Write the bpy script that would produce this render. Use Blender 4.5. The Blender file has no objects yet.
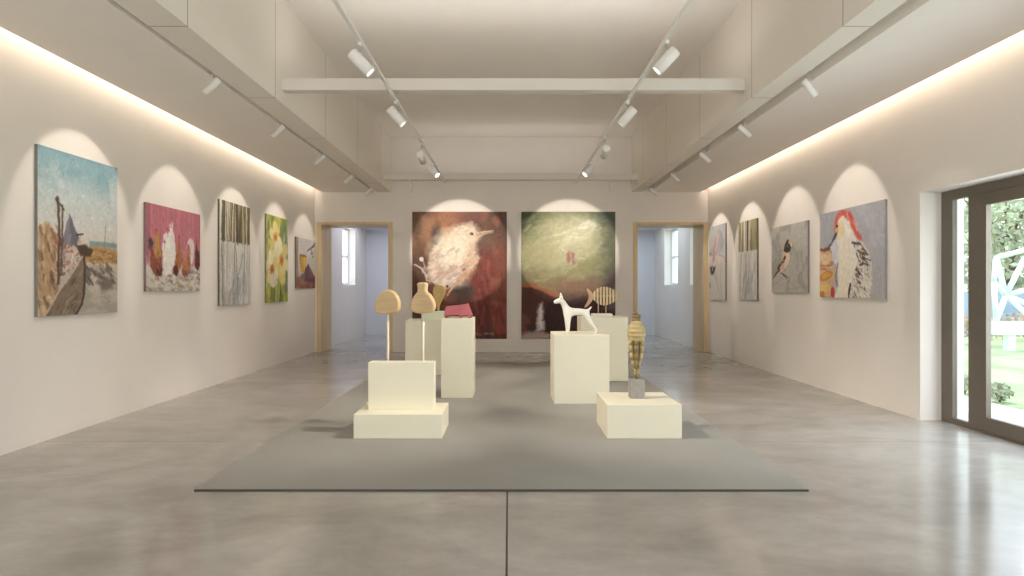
import bpy, bmesh, math, random
import numpy as np
from mathutils import Vector, Matrix, Quaternion
random.seed(7)
PI = math.pi
SC = bpy.context.scene
COL = SC.collection

# ------------------------------------------------------------------ helpers
def lin(c):
    out = []
    for v in c:
        v = v/255.0
        out.append(v/12.92 if v <= 0.04045 else ((v+0.055)/1.055)**2.4)
    return tuple(out)+(1.0,)

def nodes(m):
    m.use_nodes = True
    nt = m.node_tree
    return nt, nt.nodes['Principled BSDF'], nt.nodes['Material Output']

def mat(name, rgb, rough=0.6, var=0.06, scale=8.0, bump=0.0, bscale=60.0, metal=0.0, spec=0.5, coords='Object', stretch=(1,1,1)):
    """procedural paint / plaster / wood: noise varied colour and optional bump"""
    m = bpy.data.materials.new(name)
    nt, b, out = nodes(m)
    N, L = nt.nodes, nt.links
    tc = N.new('ShaderNodeTexCoord')
    mp = N.new('ShaderNodeMapping'); mp.inputs['Scale'].default_value = stretch
    L.new(tc.outputs[coords], mp.inputs['Vector'])
    n = N.new('ShaderNodeTexNoise'); n.inputs['Scale'].default_value = scale; n.inputs['Detail'].default_value = 5
    L.new(mp.outputs[0], n.inputs['Vector'])
    r = N.new('ShaderNodeValToRGB')
    c = lin(rgb)
    r.color_ramp.elements[0].position = 0.3; r.color_ramp.elements[1].position = 0.7
    r.color_ramp.elements[0].color = tuple(x*(1-var) for x in c[:3])+(1,)
    r.color_ramp.elements[1].color = tuple(min(1, x*(1+var)) for x in c[:3])+(1,)
    L.new(n.outputs['Fac'], r.inputs['Fac'])
    L.new(r.outputs['Color'], b.inputs['Base Color'])
    b.inputs['Roughness'].default_value = rough
    b.inputs['Metallic'].default_value = metal
    b.inputs['Specular IOR Level'].default_value = spec
    if bump:
        n2 = N.new('ShaderNodeTexNoise'); n2.inputs['Scale'].default_value = bscale; n2.inputs['Detail'].default_value = 4
        L.new(mp.outputs[0], n2.inputs['Vector'])
        bp = N.new('ShaderNodeBump'); bp.inputs['Strength'].default_value = bump; bp.inputs['Distance'].default_value = 0.01
        L.new(n2.outputs['Fac'], bp.inputs['Height']); L.new(bp.outputs[0], b.inputs['Normal'])
    return m

def emis(name, rgb, strength):
    m = bpy.data.materials.new(name)
    nt, b, out = nodes(m)
    b.inputs['Base Color'].default_value = (0.9, 0.9, 0.9, 1)
    b.inputs['Emission Color'].default_value = tuple(rgb)+(1,)
    b.inputs['Emission Strength'].default_value = strength
    return m

def glass_mat(name, tint=(1, 1, 1), refl=0.08):
    m = bpy.data.materials.new(name)
    m.use_nodes = True
    nt = m.node_tree; N, L = nt.nodes, nt.links
    for n in list(N): N.remove(n)
    out = N.new('ShaderNodeOutputMaterial')
    t = N.new('ShaderNodeBsdfTransparent'); t.inputs[0].default_value = tuple(tint)+(1,)
    g = N.new('ShaderNodeBsdfGlossy'); g.inputs['Roughness'].default_value = 0.02
    mx = N.new('ShaderNodeMixShader'); mx.inputs[0].default_value = refl
    L.new(t.outputs[0], mx.inputs[1]); L.new(g.outputs[0], mx.inputs[2]); L.new(mx.outputs[0], out.inputs[0])
    return m

def box(bm, x0, x1, y0, y1, z0, z1, mtx=None):
    vs = [bm.verts.new(v) for v in [(x0,y0,z0),(x1,y0,z0),(x1,y1,z0),(x0,y1,z0),(x0,y0,z1),(x1,y0,z1),(x1,y1,z1),(x0,y1,z1)]]
    if mtx is not None:
        for v in vs: v.co = mtx @ v.co
    for f in [(0,3,2,1),(4,5,6,7),(0,1,5,4),(1,2,6,5),(2,3,7,6),(3,0,4,7)]:
        bm.faces.new([vs[i] for i in f])
    return vs

def tube(bm, p0, p1, r0, r1=None, n=12, cap=True):
    p0, p1 = Vector(p0), Vector(p1)
    r1 = r0 if r1 is None else r1
    q = (p1-p0).to_track_quat('Z', 'Y')
    a = [bm.verts.new(p0+q@Vector((r0*math.cos(2*PI*i/n), r0*math.sin(2*PI*i/n), 0))) for i in range(n)]
    b = [bm.verts.new(p1+q@Vector((r1*math.cos(2*PI*i/n), r1*math.sin(2*PI*i/n), 0))) for i in range(n)]
    for i in range(n):
        f = bm.faces.new((a[i], a[(i+1)%n], b[(i+1)%n], b[i])); f.smooth = True
    if cap:
        bm.faces.new(a[::-1]); bm.faces.new(b)

def polytube(bm, pts, radii, n=10):
    for i in range(len(pts)-1):
        tube(bm, pts[i], pts[i+1], radii[i], radii[i+1], n)

def lathe(bm, prof, n=32, off=(0,0,0), mod=None):
    rings = []
    for r, z in prof:
        ring = []
        for i in range(n):
            a = 2*PI*i/n
            rr = r*(mod(a, z) if mod else 1)
            ring.append(bm.verts.new((off[0]+rr*math.cos(a), off[1]+rr*math.sin(a), off[2]+z)))
        rings.append(ring)
    for k in range(len(rings)-1):
        for i in range(n):
            f = bm.faces.new((rings[k][i], rings[k][(i+1)%n], rings[k+1][(i+1)%n], rings[k+1][i])); f.smooth = True
    bm.faces.new(rings[0][::-1]); bm.faces.new(rings[-1])

def slab(bm, outline, t, bev=0.0):
    """outline in XZ extruded along Y by t, with rounded rim"""
    if bev:
        layers = [(-t/2, -bev), (-t/2+bev*0.3, -bev*0.3), (-t/2+bev, 0), (t/2-bev, 0), (t/2-bev*0.3, -bev*0.3), (t/2, -bev)]
    else:
        layers = [(-t/2, 0), (t/2, 0)]
    n = len(outline)
    nor = []
    for i in range(n):
        a = Vector(outline[i-1]); c = Vector(outline[(i+1)%n]); d = c-a
        v = Vector((d.y, -d.x)); nor.append(v.normalized() if v.length > 0 else v)
    rings = []
    for y, o in layers:
        rings.append([bm.verts.new((outline[i][0]+nor[i].x*o, y, outline[i][1]+nor[i].y*o)) for i in range(n)])
    for k in range(len(rings)-1):
        for i in range(n):
            f = bm.faces.new((rings[k][i], rings[k][(i+1)%n], rings[k+1][(i+1)%n], rings[k+1][i])); f.smooth = True
    bm.faces.new(rings[0][::-1]); bm.faces.new(rings[-1])

def smooth_loop(pts, sub=6):
    """closed Catmull-Rom through pts"""
    out = []; n = len(pts)
    for i in range(n):
        p0, p1, p2, p3 = [np.array(pts[(i+k-1) % n], float) for k in range(4)]
        for s in range(sub):
            t = s/sub
            out.append(tuple(0.5*((2*p1)+(-p0+p2)*t+(2*p0-5*p1+4*p2-p3)*t*t+(-p0+3*p1-3*p2+p3)*t**3)))
    return out

def obj(name, bm, m, parent=None, loc=(0,0,0), bevel=0.0, segs=2):
    if bevel:
        bmesh.ops.bevel(bm, geom=bm.edges[:], offset=bevel, segments=segs, profile=0.5, affect='EDGES')
    bmesh.ops.recalc_face_normals(bm, faces=bm.faces[:])
    me = bpy.data.meshes.new(name); bm.to_mesh(me); bm.free()
    me.materials.append(m)
    o = bpy.data.objects.new(name, me); COL.objects.link(o)
    o.location = loc
    if parent: o.parent = parent
    return o

def thing(name, label, cat, loc=(0,0,0), rotz=0, group=None):
    o = bpy.data.objects.new(name, None); COL.objects.link(o)
    o.empty_display_size = 0.1
    o.location = loc; o.rotation_euler = (0,0,rotz)
    o['label'] = label; o['category'] = cat
    if group: o['group'] = group
    return o

def tag(o, label, cat, group=None, kind=None):
    o['label'] = label; o['category'] = cat
    if group: o['group'] = group
    if kind: o['kind'] = kind
    return o

def struct(name, bm, m, parent=None, bevel=0, label=None):
    o = obj(name, bm, m, parent, bevel=bevel)
    if parent is None: o['kind'] = 'structure'
    if label: o['label'] = label
    return o

def struct_root(name, label=None):
    o = bpy.data.objects.new(name, None); COL.objects.link(o); o['kind'] = 'structure'
    if label: o['label'] = label
    return o

def skin_mesh(name, verts, edges, radii, m, parent=None, loc=(0,0,0), sub=2, root=0):
    me = bpy.data.meshes.new(name); me.from_pydata(verts, edges, [])
    o = bpy.data.objects.new(name, me); COL.objects.link(o)
    sk = o.modifiers.new('Skin', 'SKIN'); sk.use_smooth_shade = True; sk.branch_smoothing = 0.4
    for i, v in enumerate(me.skin_vertices[0].data):
        r = radii[i]; v.radius = r if isinstance(r, tuple) else (r, r)
        v.use_root = (i == root)
    ss = o.modifiers.new('Sub', 'SUBSURF'); ss.levels = sub; ss.render_levels = sub
    dg = bpy.context.evaluated_depsgraph_get()
    me2 = bpy.data.meshes.new_from_object(o.evaluated_get(dg))
    o.modifiers.clear(); o.data = me2; me2.materials.clear(); me2.materials.append(m)
    for p in me2.polygons: p.use_smooth = True
    o.location = loc
    if parent: o.parent = parent
    return o

# ------------------------------------------------------------------ materials
M = {}
M['wall'] = mat('wall_paint', (234, 227, 220), 0.85, 0.015, 2.0, 0.05, 150)
M['ceiling'] = mat('ceiling_paint', (241, 235, 228), 0.9, 0.015, 2.0)
M['white_room'] = mat('cool_wall_paint', (222, 224, 230), 0.85, 0.01, 2.0)
M['beam'] = mat('white_beam_paint', (224, 218, 210), 0.6, 0.01, 4)
M['wood'] = mat('pale_oak', (216, 192, 150), 0.45, 0.12, 4.0, 0.05, 30, stretch=(6, 6, 0.4))
M['ply'] = mat('plywood', (206, 178, 136), 0.55, 0.10, 6.0, 0.05, 40, stretch=(1, 1, 7))
M['plinth'] = mat('plinth_paint', (234, 228, 206), 0.5, 0.012, 3.0)
M['stick'] = mat('white_rod', (220, 210, 190), 0.4, 0.02, 5)
M['plaster'] = mat('white_plaster', (244, 240, 230), 0.45, 0.02, 10, 0.03, 60)
M['stone'] = mat('grey_stone', (150, 146, 140), 0.7, 0.10, 20, 0.1, 80)
M['ochre'] = mat('ochre_clay', (178, 158, 112), 0.6, 0.22, 14, 0.25, 45)
M['ochre_dark'] = mat('dark_ochre_clay', (134, 114, 76), 0.6, 0.25, 14, 0.25, 45)
M['leafwood'] = mat('golden_wood', (198, 164, 100), 0.45, 0.15, 8, 0.05, 40, stretch=(4, 4, 1))
M['pink'] = mat('pink_sheet', (172, 92, 102), 0.5, 0.06, 8)
M['palebase'] = mat('pale_green_block', (226, 232, 206), 0.5, 0.02, 5)
M['fish'] = mat('fish_slat_wood', (226, 204, 160), 0.55, 0.10, 10, stretch=(8, 8, 1))
M['fish_tail'] = mat('fish_tail_wood', (208, 172, 140), 0.55, 0.10, 10)
M['lamp_white'] = mat('lamp_white', (236, 234, 230), 0.35, 0.01, 5)
M['lamp_dark'] = mat('lamp_rim_dark', (60, 55, 50), 0.4, 0.02, 5)
M['lens'] = emis('lamp_lens', (1.0, 0.90, 0.76), 4.0)
M['bronze'] = mat('bronze_frame', (108, 98, 87), 0.45, 0.04, 5, metal=0.0)
M['chrome'] = mat('steel_handle', (190, 188, 184), 0.25, 0.02, 5, metal=0.9)
M['glass'] = glass_mat('clear_glass', (0.97, 0.99, 0.98), 0.07)
M['edge_grey'] = mat('canvas_side', (128, 120, 110), 0.8, 0.08, 12)
M['pvc'] = mat('white_window_frame', (232, 234, 238), 0.4, 0.01, 4)
M['paving'] = mat('paving_slab', (196, 194, 192), 0.8, 0.05, 3)
M['lawn'] = mat('lawn_grass', (158, 176, 128), 0.95, 0.28, 1.2, 0.3, 60)
M['bark'] = mat('tree_bark', (120, 102, 86), 0.9, 0.2, 8, 0.3, 30)
M['leaf_a'] = mat('leaf_green', (182, 188, 160), 0.8, 0.35, 1.5)
M['leaf_b'] = mat('leaf_dull', (188, 188, 166), 0.8, 0.3, 1.5)
M['leaf_r'] = mat('leaf_russet', (188, 160, 138), 0.8, 0.3, 2)
M['frame_mint'] = mat('pale_mint_steel', (226, 244, 240), 0.4, 0.02, 4)
M['blue_clad'] = mat('blue_grey_cladding', (150, 164, 186), 0.7, 0.06, 1.0)

def bulkhead_material():
    """painted boards with thin vertical joints along the length (object Y)"""
    m = bpy.data.materials.new('bulkhead_boards')
    nt, b, out = nodes(m); N, L = nt.nodes, nt.links
    tc = N.new('ShaderNodeTexCoord'); sp = N.new('ShaderNodeSeparateXYZ'); L.new(tc.outputs['Object'], sp.inputs[0])
    a = N.new('ShaderNodeMath'); a.operation = 'SUBTRACT'; a.inputs[1].default_value = 4.97-1.87*4; L.new(sp.outputs['Y'], a.inputs[0])
    md = N.new('ShaderNodeMath'); md.operation = 'MODULO'; md.inputs[1].default_value = 1.87; L.new(a.outputs[0], md.inputs[0])
    lt = N.new('ShaderNodeMath'); lt.operation = 'LESS_THAN'; lt.inputs[1].default_value = 0.012; L.new(md.outputs[0], lt.inputs[0])
    n = N.new('ShaderNodeTexNoise'); n.inputs['Scale'].default_value = 1.5; L.new(tc.outputs['Object'], n.inputs['Vector'])
    r = N.new('ShaderNodeValToRGB')
    r.color_ramp.elements[0].color = lin((232, 225, 215)); r.color_ramp.elements[1].color = lin((236, 230, 220)); L.new(n.outputs['Fac'], r.inputs[0])
    mx = N.new('ShaderNodeMixRGB'); mx.inputs[2].default_value = lin((160, 152, 142))
    L.new(lt.outputs[0], mx.inputs[0]); L.new(r.outputs[0], mx.inputs[1]); L.new(mx.outputs[0], b.inputs['Base Color'])
    b.inputs['Roughness'].default_value = 0.85
    return m
M['bulkhead'] = bulkhead_material()

def floor_material():
    m = bpy.data.materials.new('polished_concrete')
    nt, b, out = nodes(m); N, L = nt.nodes, nt.links
    tc = N.new('ShaderNodeTexCoord')
    mp = N.new('ShaderNodeMapping'); mp.inputs['Scale'].default_value = (0.55, 0.85, 1); L.new(tc.outputs['Object'], mp.inputs[0])
    n1 = N.new('ShaderNodeTexNoise'); n1.inputs['Scale'].default_value = 1.1; n1.inputs['Detail'].default_value = 9; n1.inputs['Roughness'].default_value = 0.62; n1.inputs['Distortion'].default_value = 0.6
    n2 = N.new('ShaderNodeTexNoise'); n2.inputs['Scale'].default_value = 4.5; n2.inputs['Detail'].default_value = 8; n2.inputs['Roughness'].default_value = 0.7
    L.new(mp.outputs[0], n1.inputs[0]); L.new(mp.outputs[0], n2.inputs[0])
    r1 = N.new('ShaderNodeValToRGB'); e = r1.color_ramp.elements
    e[0].position = 0.30; e[0].color = lin((157, 152, 146)); e[1].position = 0.72; e[1].color = lin((194, 190, 185))
    x = e.new(0.5); x.color = lin((176, 171, 165))
    L.new(n1.outputs['Fac'], r1.inputs[0])
    r2 = N.new('ShaderNodeValToRGB'); r2.color_ramp.elements[0].position = 0.35; r2.color_ramp.elements[1].position = 0.75
    r2.color_ramp.elements[0].color = (0.84, 0.84, 0.84, 1); r2.color_ramp.elements[1].color = (1.08, 1.07, 1.06, 1)
    L.new(n2.outputs['Fac'], r2.inputs[0])
    mu = N.new('ShaderNodeMixRGB'); mu.blend_type = 'MULTIPLY'; mu.inputs[0].default_value = 1
    L.new(r1.outputs[0], mu.inputs[1]); L.new(r2.outputs[0], mu.inputs[2])
    sp = N.new('ShaderNodeSeparateXYZ'); L.new(tc.outputs['Object'], sp.inputs[0])
    def joint(sock, at, w):
        a = N.new('ShaderNodeMath'); a.operation = 'SUBTRACT'; a.inputs[1].default_value = at; L.new(sock, a.inputs[0])
        c = N.new('ShaderNodeMath'); c.operation = 'ABSOLUTE'; L.new(a.outputs[0], c.inputs[0])
        d = N.new('ShaderNodeMath'); d.operation = 'LESS_THAN'; d.inputs[1].default_value = w; L.new(c.outputs[0], d.inputs[0])
        return d.outputs[0]
    j1 = joint(sp.outputs['X'], -0.012, 0.0055); j2 = joint(sp.outputs['Y'], 5.66, 0.010)
    s1 = N.new('ShaderNodeMath'); s1.operation = 'MULTIPLY'; s1.inputs[1].default_value = 0.25; L.new(j2, s1.inputs[0])
    mxx = N.new('ShaderNodeMath'); mxx.operation = 'MAXIMUM'; L.new(j1, mxx.inputs[0]); L.new(s1.outputs[0], mxx.inputs[1])
    mj = N.new('ShaderNodeMixRGB'); mj.inputs[2].default_value = lin((44, 40, 36))
    L.new(mxx.outputs[0], mj.inputs[0]); L.new(mu.outputs[0], mj.inputs[1])
    L.new(mj.outputs[0], b.inputs['Base Color'])
    rr = N.new('ShaderNodeMapRange'); rr.inputs['To Min'].default_value = 0.09; rr.inputs['To Max'].default_value = 0.20
    L.new(n2.outputs['Fac'], rr.inputs['Value']); L.new(rr.outputs[0], b.inputs['Roughness'])
    b.inputs['Specular IOR Level'].default_value = 0.6
    bp = N.new('ShaderNodeBump'); bp.inputs['Strength'].default_value = 0.006; bp.inputs['Distance'].default_value = 0.02
    L.new(n1.outputs['Fac'], bp.inputs['Height']); L.new(bp.outputs[0], b.inputs['Normal'])
    return m
M['floor'] = floor_material()

def rug_material():
    m = bpy.data.materials.new('grey_woven_carpet')
    nt, b, out = nodes(m); N, L = nt.nodes, nt.links
    tc = N.new('ShaderNodeTexCoord')
    n = N.new('ShaderNodeTexNoise'); n.inputs['Scale'].default_value = 260; n.inputs['Detail'].default_value = 2; L.new(tc.outputs['Object'], n.inputs[0])
    w = N.new('ShaderNodeTexNoise'); w.inputs['Scale'].default_value = 1.3; L.new(tc.outputs['Object'], w.inputs[0])
    ad = N.new('ShaderNodeMath'); ad.operation = 'MULTIPLY_ADD'; ad.inputs[1].default_value = 0.3; L.new(w.outputs['Fac'], ad.inputs[0]); L.new(n.outputs['Fac'], ad.inputs[2])
    r = N.new('ShaderNodeValToRGB'); e = r.color_ramp.elements
    e[0].position = 0.4; e[0].color = lin((140, 138, 133)); e[1].position = 0.85; e[1].color = lin((168, 166, 160))
    L.new(ad.outputs[0], r.inputs[0]); L.new(r.outputs[0], b.inputs['Base Color'])
    b.inputs['Roughness'].default_value = 0.95; b.inputs['Specular IOR Level'].default_value = 0.15
    bp = N.new('ShaderNodeBump'); bp.inputs['Strength'].default_value = 0.3; bp.inputs['Distance'].default_value = 0.004
    L.new(n.outputs['Fac'], bp.inputs['Height']); L.new(bp.outputs[0], b.inputs['Normal'])
    return m
M['rug'] = rug_material()

# ------------------------------------------------------------------ room dimensions
XL, XR = -4.25, 4.35          # inner faces of the side walls
YB, YB2 = 13.56, 14.30        # gallery face and rear face of the back wall
YE, YF = 18.45, -2.6          # far end of rear room, wall behind the camera
ZS, ZC = 3.50, 4.70           # soffit underside, ceiling
ZR = 3.12                     # rear room ceiling
D1 = (-4.20, -2.54); D2 = (2.71, 4.35)   # doorway openings incl. lining
DH = 2.84
WZ = (1.48, 3.02)             # rear windows
WL = [(15.85, 17.15)]
WR = [(16.0, 17.35), (14.36, 14.90)]

bm = bmesh.new(); box(bm, -4.45, 4.66, YF-0.2, YE+0.2, -0.2, 0.0); struct('floor', bm, M['floor'])

def wall_with_windows(bm, x0, x1, ya, yb, wins):
    y = ya
    for (a, b_) in sorted(wins):
        if a > y: box(bm, x0, x1, y, a, 0, 4.9)
        box(bm, x0, x1, a, b_, 0, WZ[0]); box(bm, x0, x1, a, b_, WZ[1], 4.9)
        y = b_
    box(bm, x0, x1, y, yb, 0, 4.9)

bm = bmesh.new(); wall_with_windows(bm, XL-0.3, XL, YF, YE, WL); struct('wall_left', bm, M['wall'])
EY0, EY1, EH = 2.9, 6.56, 2.41   # entrance opening
bm = bmesh.new()
wall_with_windows(bm, XR, XR+0.31, EY1, YE, WR)
box(bm, XR, XR+0.31, EY0, EY1, EH, 4.9)
box(bm, XR, XR+0.31, YF, EY0, 0, 4.9)
struct('wall_right', bm, M['wall'])

bm = bmesh.new()   # back wall with two doorways and a slightly proud centre panel
box(bm, XL, D1[0], YB, YB2, 0, 4.9)
box(bm, D1[0], D1[1], YB, YB2, DH, 4.9)
box(bm, D1[1], D2[0], YB-0.012, YB2, 0, 4.9)
box(bm, D2[0], XR, YB, YB2, DH, 4.9)
struct('wall_back', bm, M['wall'])
bm = bmesh.new(); box(bm, XL-0.3, XR+0.3, YE, YE+0.2, 0, 4.9); struct('wall_end', bm, M['white_room'])
bm = bmesh.new(); box(bm, XL, XR, YB2+0.002, YE, ZR, ZR+0.1); struct('ceiling_rear', bm, M['white_room'])
# front wall behind the camera with a wide glazed opening added to let in fill light
bm = bmesh.new()
box(bm, XL-0.3, -3.2, YF-0.2, YF, 0, 4.9); box(bm, 3.2, XR+0.3, YF-0.2, YF, 0, 4.9)
box(bm, -3.2, 3.2, YF-0.2, YF, 3.3, 4.9); box(bm, -3.2, 3.2, YF-0.2, YF, 0, 0.1)
struct('wall_front', bm, M['wall'])
wf = struct_root('window_1', 'unseen wide glazing added behind the viewer to let in fill light')
bm = bmesh.new()
for x in (-3.2, -1.1, 1.0, 3.1): box(bm, x, x+0.1, YF-0.12, YF-0.04, 0.1, 3.3)
box(bm, -3.2, 3.2, YF-0.12, YF-0.04, 0.1, 0.2); box(bm, -3.2, 3.2, YF-0.12, YF-0.04, 3.2, 3.3)
obj('window_frame', bm, M['bronze'], wf)
bm = bmesh.new(); box(bm, -3.15, 3.15, YF-0.085, YF-0.075, 0.15, 3.25); obj('glass_pane', bm, M['glass'], wf)

# ceiling, bulkheads, soffits
BI_L, BI_R = -2.58, 2.68
bm = bmesh.new(); box(bm, XL-0.3, XR+0.3, YF-0.2, YE+0.2, ZC, ZC+0.2); struct('ceiling', bm, M['ceiling'])
bm = bmesh.new(); box(bm, -2.89, BI_L, YF, YB, ZS, ZC); struct('trim_1', bm, M['bulkhead'], label='left hanging bulkhead along the raised ceiling')
bm = bmesh.new(); box(bm, BI_R, 2.91, YF, YB, ZS, ZC); struct('trim_2', bm, M['bulkhead'], label='right hanging bulkhead along the raised ceiling')
bm = bmesh.new()
box(bm, -4.09, -2.95, YF, YB, ZS, ZS+0.12)
struct('ceiling_left', bm, M['ceiling'], label='lower left ceiling with a light cove along the wall')
bm = bmesh.new(); box(bm, XL, -2.89, YF, YB, ZS+0.36, ZS+0.42)
struct('trim_5', bm, M['ceiling'], label='boarding above the left cove')
bm = bmesh.new(); box(bm, -2.97, -2.89, YF, YB, ZS+0.12, ZS+0.14)
struct('trim_6', bm, M['ceiling'], label='back of the left track slot')
bm = bmesh.new()
box(bm, 3.07, 4.19, YF, YB, ZS, ZS+0.12)
struct('ceiling_right', bm, M['ceiling'], label='lower right ceiling with a light cove along the wall')
bm = bmesh.new(); box(bm, 2.91, XR, YF, YB, ZS+0.36, ZS+0.42)
struct('trim_7', bm, M['ceiling'], label='boarding above the right cove')
bm = bmesh.new(); box(bm, 2.91, 3.09, YF, YB, ZS+0.12, ZS+0.14)
struct('trim_8', bm, M['ceiling'], label='back of the right track slot')
for i, y in enumerate((7.03, 12.84)):
    bm = bmesh.new(); box(bm, BI_L, BI_R, y, y+0.13, 3.645, 3.78)
    struct('trim_%d' % (3+i), bm, M['beam'], bevel=0.006, label=('nearer' if i == 0 else 'farther')+' white cross beam under the raised ceiling')

# doorway linings
for n, (a, b_) in ((1, D1), (2, D2)):
    r = struct_root('door_%d' % n, ('left' if n == 1 else 'right')+' open doorway with pale oak lining')
    bm = bmesh.new(); box(bm, a, a+0.10, YB-0.02, YB2+0.02, 0, DH); obj('door_jamb', bm, M['wood'], r, bevel=0.004)
    bm = bmesh.new(); box(bm, b_-0.10, b_, YB-0.02, YB2+0.02, 0, DH); obj('door_jamb', bm, M['wood'], r, bevel=0.004)
    bm = bmesh.new(); box(bm, a+0.10, b_-0.10, YB-0.02, YB2+0.02, DH-0.055, DH); obj('door_head', bm, M['wood'], r, bevel=0.004)

# rear room windows
k = 2
for side, wins in ((-1, WL), (1, WR)):
    for (a, b_) in wins:
        r = struct_root('window_%d' % k, 'tall white framed window in the rear room'); k += 1
        xo = XL-0.26 if side < 0 else XR+0.20
        bm = bmesh.new(); t = 0.06
        box(bm, xo, xo+0.06, a, a+t, *WZ); box(bm, xo, xo+0.06, b_-t, b_, *WZ)
        box(bm, xo, xo+0.06, a+t, b_-t, WZ[0], WZ[0]+t); box(bm, xo, xo+0.06, a+t, b_-t, WZ[1]-t, WZ[1])
        box(bm, xo+0.005, xo+0.055, a+t, b_-t, 2.22, 2.28)
        obj('window_frame', bm, M['pvc'], r)
        bm = bmesh.new(); box(bm, xo+0.027, xo+0.033, a+t, b_-t, WZ[0]+t, WZ[1]-t); obj('glass_pane', bm, M['glass'], r)

# entrance: sidelight + glazed door in bronze frame
XD = 4.575
def gy(bm, y0, y1, z0, z1, x0=XD, x1=XD+0.05): box(bm, x0, x1, y0, y1, z0, z1)
r = struct_root('door_3', 'glazed entrance door in a dark bronze frame')
bm = bmesh.new()
gy(bm, 6.395, 6.56, 0, EH); gy(bm, 6.06, 6.175, 0, EH); gy(bm, 6.175, 6.395, EH-0.10, EH); gy(bm, 6.175, 6.395, 0, 0.06)
gy(bm, EY0, 6.06, EH-0.09, EH); gy(bm, EY0, EY0+0.12, 0, EH-0.09); gy(bm, 3.02, 6.06, 0, 0.02)
obj('door_frame', bm, M['bronze'], r)
bm = bmesh.new(); box(bm, XD+0.02, XD+0.03, 6.175, 6.395, 0.06, EH-0.10); obj('side_pane', bm, M['glass'], r)
for (a, b_) in ((4.55, 6.055), (3.03, 4.54)):
    bm = bmesh.new(); w = 0.115
    gy(bm, a, a+w, 0.025, EH-0.095, XD-0.004, XD+0.046); gy(bm, b_-w, b_, 0.025, EH-0.095, XD-0.004, XD+0.046)
    gy(bm, a+w, b_-w, 0.025, 0.16, XD-0.004, XD+0.046); gy(bm, a+w, b_-w, EH-0.21, EH-0.095, XD-0.004, XD+0.046)
    leaf = obj('door_leaf', bm, M['bronze'], r)
    bm = bmesh.new(); box(bm, XD+0.016, XD+0.026, a+w, b_-w, 0.16, EH-0.21); obj('glass_pane', bm, M['glass'], leaf)
    yh = a+0.06 if a > 4 else b_-0.06
    bm = bmesh.new(); tube(bm, (XD-0.05, yh, 0.85), (XD-0.05, yh, 1.35), 0.014); tube(bm, (XD-0.05, yh, 0.9), (XD-0.008, yh, 0.9), 0.01); tube(bm, (XD-0.05, yh, 1.3), (XD-0.008, yh, 1.3), 0.01)
    obj('door_handle', bm, M['chrome'], leaf)

# ------------------------------------------------------------------ rug and plinths
RZ = 0.012
bm = bmesh.new(); box(bm, -2.166, 2.062, 4.276, 11.7, 0.0, RZ)
rug = tag(obj('area_rug', bm, M['rug']), 'large flat grey rectangular rug laid in the middle of the concrete floor', 'rug')
bm = bmesh.new()
box(bm, -2.166, 2.062, 4.262, 4.276, 0, RZ)  # dark strip along the rug's front edge

obj('dark_front_edge', bm, mat('dark_rug_edge', (74, 70, 64), .9, .05, 40), rug)['label'] = 'dark grey front edge'

def plinth(x0, x1, y0, y1, z0, z1, label, name='plinth', group='cream display plinths'):
    bm = bmesh.new(); cx, cy = (x0+x1)/2, (y0+y1)/2
    box(bm, x0-cx, x1-cx, y0-cy, y1-cy, 0, z1-z0)
    o = obj(name, bm, M['plinth'], loc=(cx, cy, z0), bevel=0.005)
    return tag(o, label, 'plinth', group)
plinth(-1.433, -0.614, 5.71, 6.30, RZ, 0.236, 'low wide cream plinth at front left carrying an upright slab')
plinth(-1.346, -0.716, 5.92, 6.07, 0.236, 0.69, 'thin upright cream slab standing on the low front left plinth', 'display_slab')
plinth(-1.654, -1.02, 9.86, 10.46, RZ, 0.885, 'square cream plinth behind the tall narrow one, carrying a golden leaf sculpture')
plinth(-0.858, -0.454, 7.82, 8.35, RZ, 1.015, 'tall narrow cream plinth carrying a folded pink sculpture')
plinth(0.539, 1.203, 7.42, 8.08, RZ, 0.838, 'cream plinth carrying the white dog statuette')
plinth(1.075, 1.776, 9.23, 9.78, RZ, 0.966, 'tall cream plinth at the rear carrying a slatted wooden fish')
plinth(0.904, 1.593, 5.71, 6.40, RZ, 0.325, 'low square cream plinth at front right carrying an ochre figure')

# ------------------------------------------------------------------ sculptures
# thin base plate behind the slab with the two stick sculptures
def on_stick(name, label, x, y, zb, outline, zc, pl, pr):
    t = thing(name, label, 'sculpture', (x, y, zb))
    bm = bmesh.new(); box(bm, -pl, pr, -0.06, 0.06, 0, 0.022); obj('base_plate', bm, M['plinth'], t, bevel=0.003)
    zlow = min(p[1] for p in outline)
    bm = bmesh.new(); tube(bm, (0, 0, 0.022), (0, 0, zc+zlow-zb+0.01), 0.012, n=14); obj('rod', bm, M['stick'], t)
    bm = bmesh.new(); slab(bm, smooth_loop(outline, 6), 0.07, 0.018)
    o = obj('wooden_disc', bm, M['ply'], t, loc=(0, 0, zc-zb)); o.rotation_euler = (0, 0, -0.25)
    return t
s = 0.00992/7.2     # metres per zoom unit at that depth
dome = [((x-155)*s*1.0, (380-y)*s) for x, y in [(55,425),(62,375),(95,315),(150,287),(205,300),(245,350),(252,405),(238,445),(200,458),(150,463),(95,460),(63,448)]][::-1]
on_stick('dome_sculpture', 'flat wooden dome shape on a white rod, standing behind the cream slab', -1.205, 6.175, 0.236, dome, 1.252, 0.215, 0.15)
bell = [((x-412)*s, (350-y)*s) for x, y in [(318,405),(330,360),(352,322),(372,300),(374,270),(370,245),(385,233),(408,231),(432,233),(446,245),(443,270),(446,298),(470,318),(495,355),(507,398),(498,432),(465,450),(412,455),(360,452),(328,435)]][::-1]
on_stick('bell_sculpture', 'flat wooden bell shape with a neck on a white rod behind the cream slab', -0.855, 6.175, 0.236, bell, 1.292, 0.15, 0.10)

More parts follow.
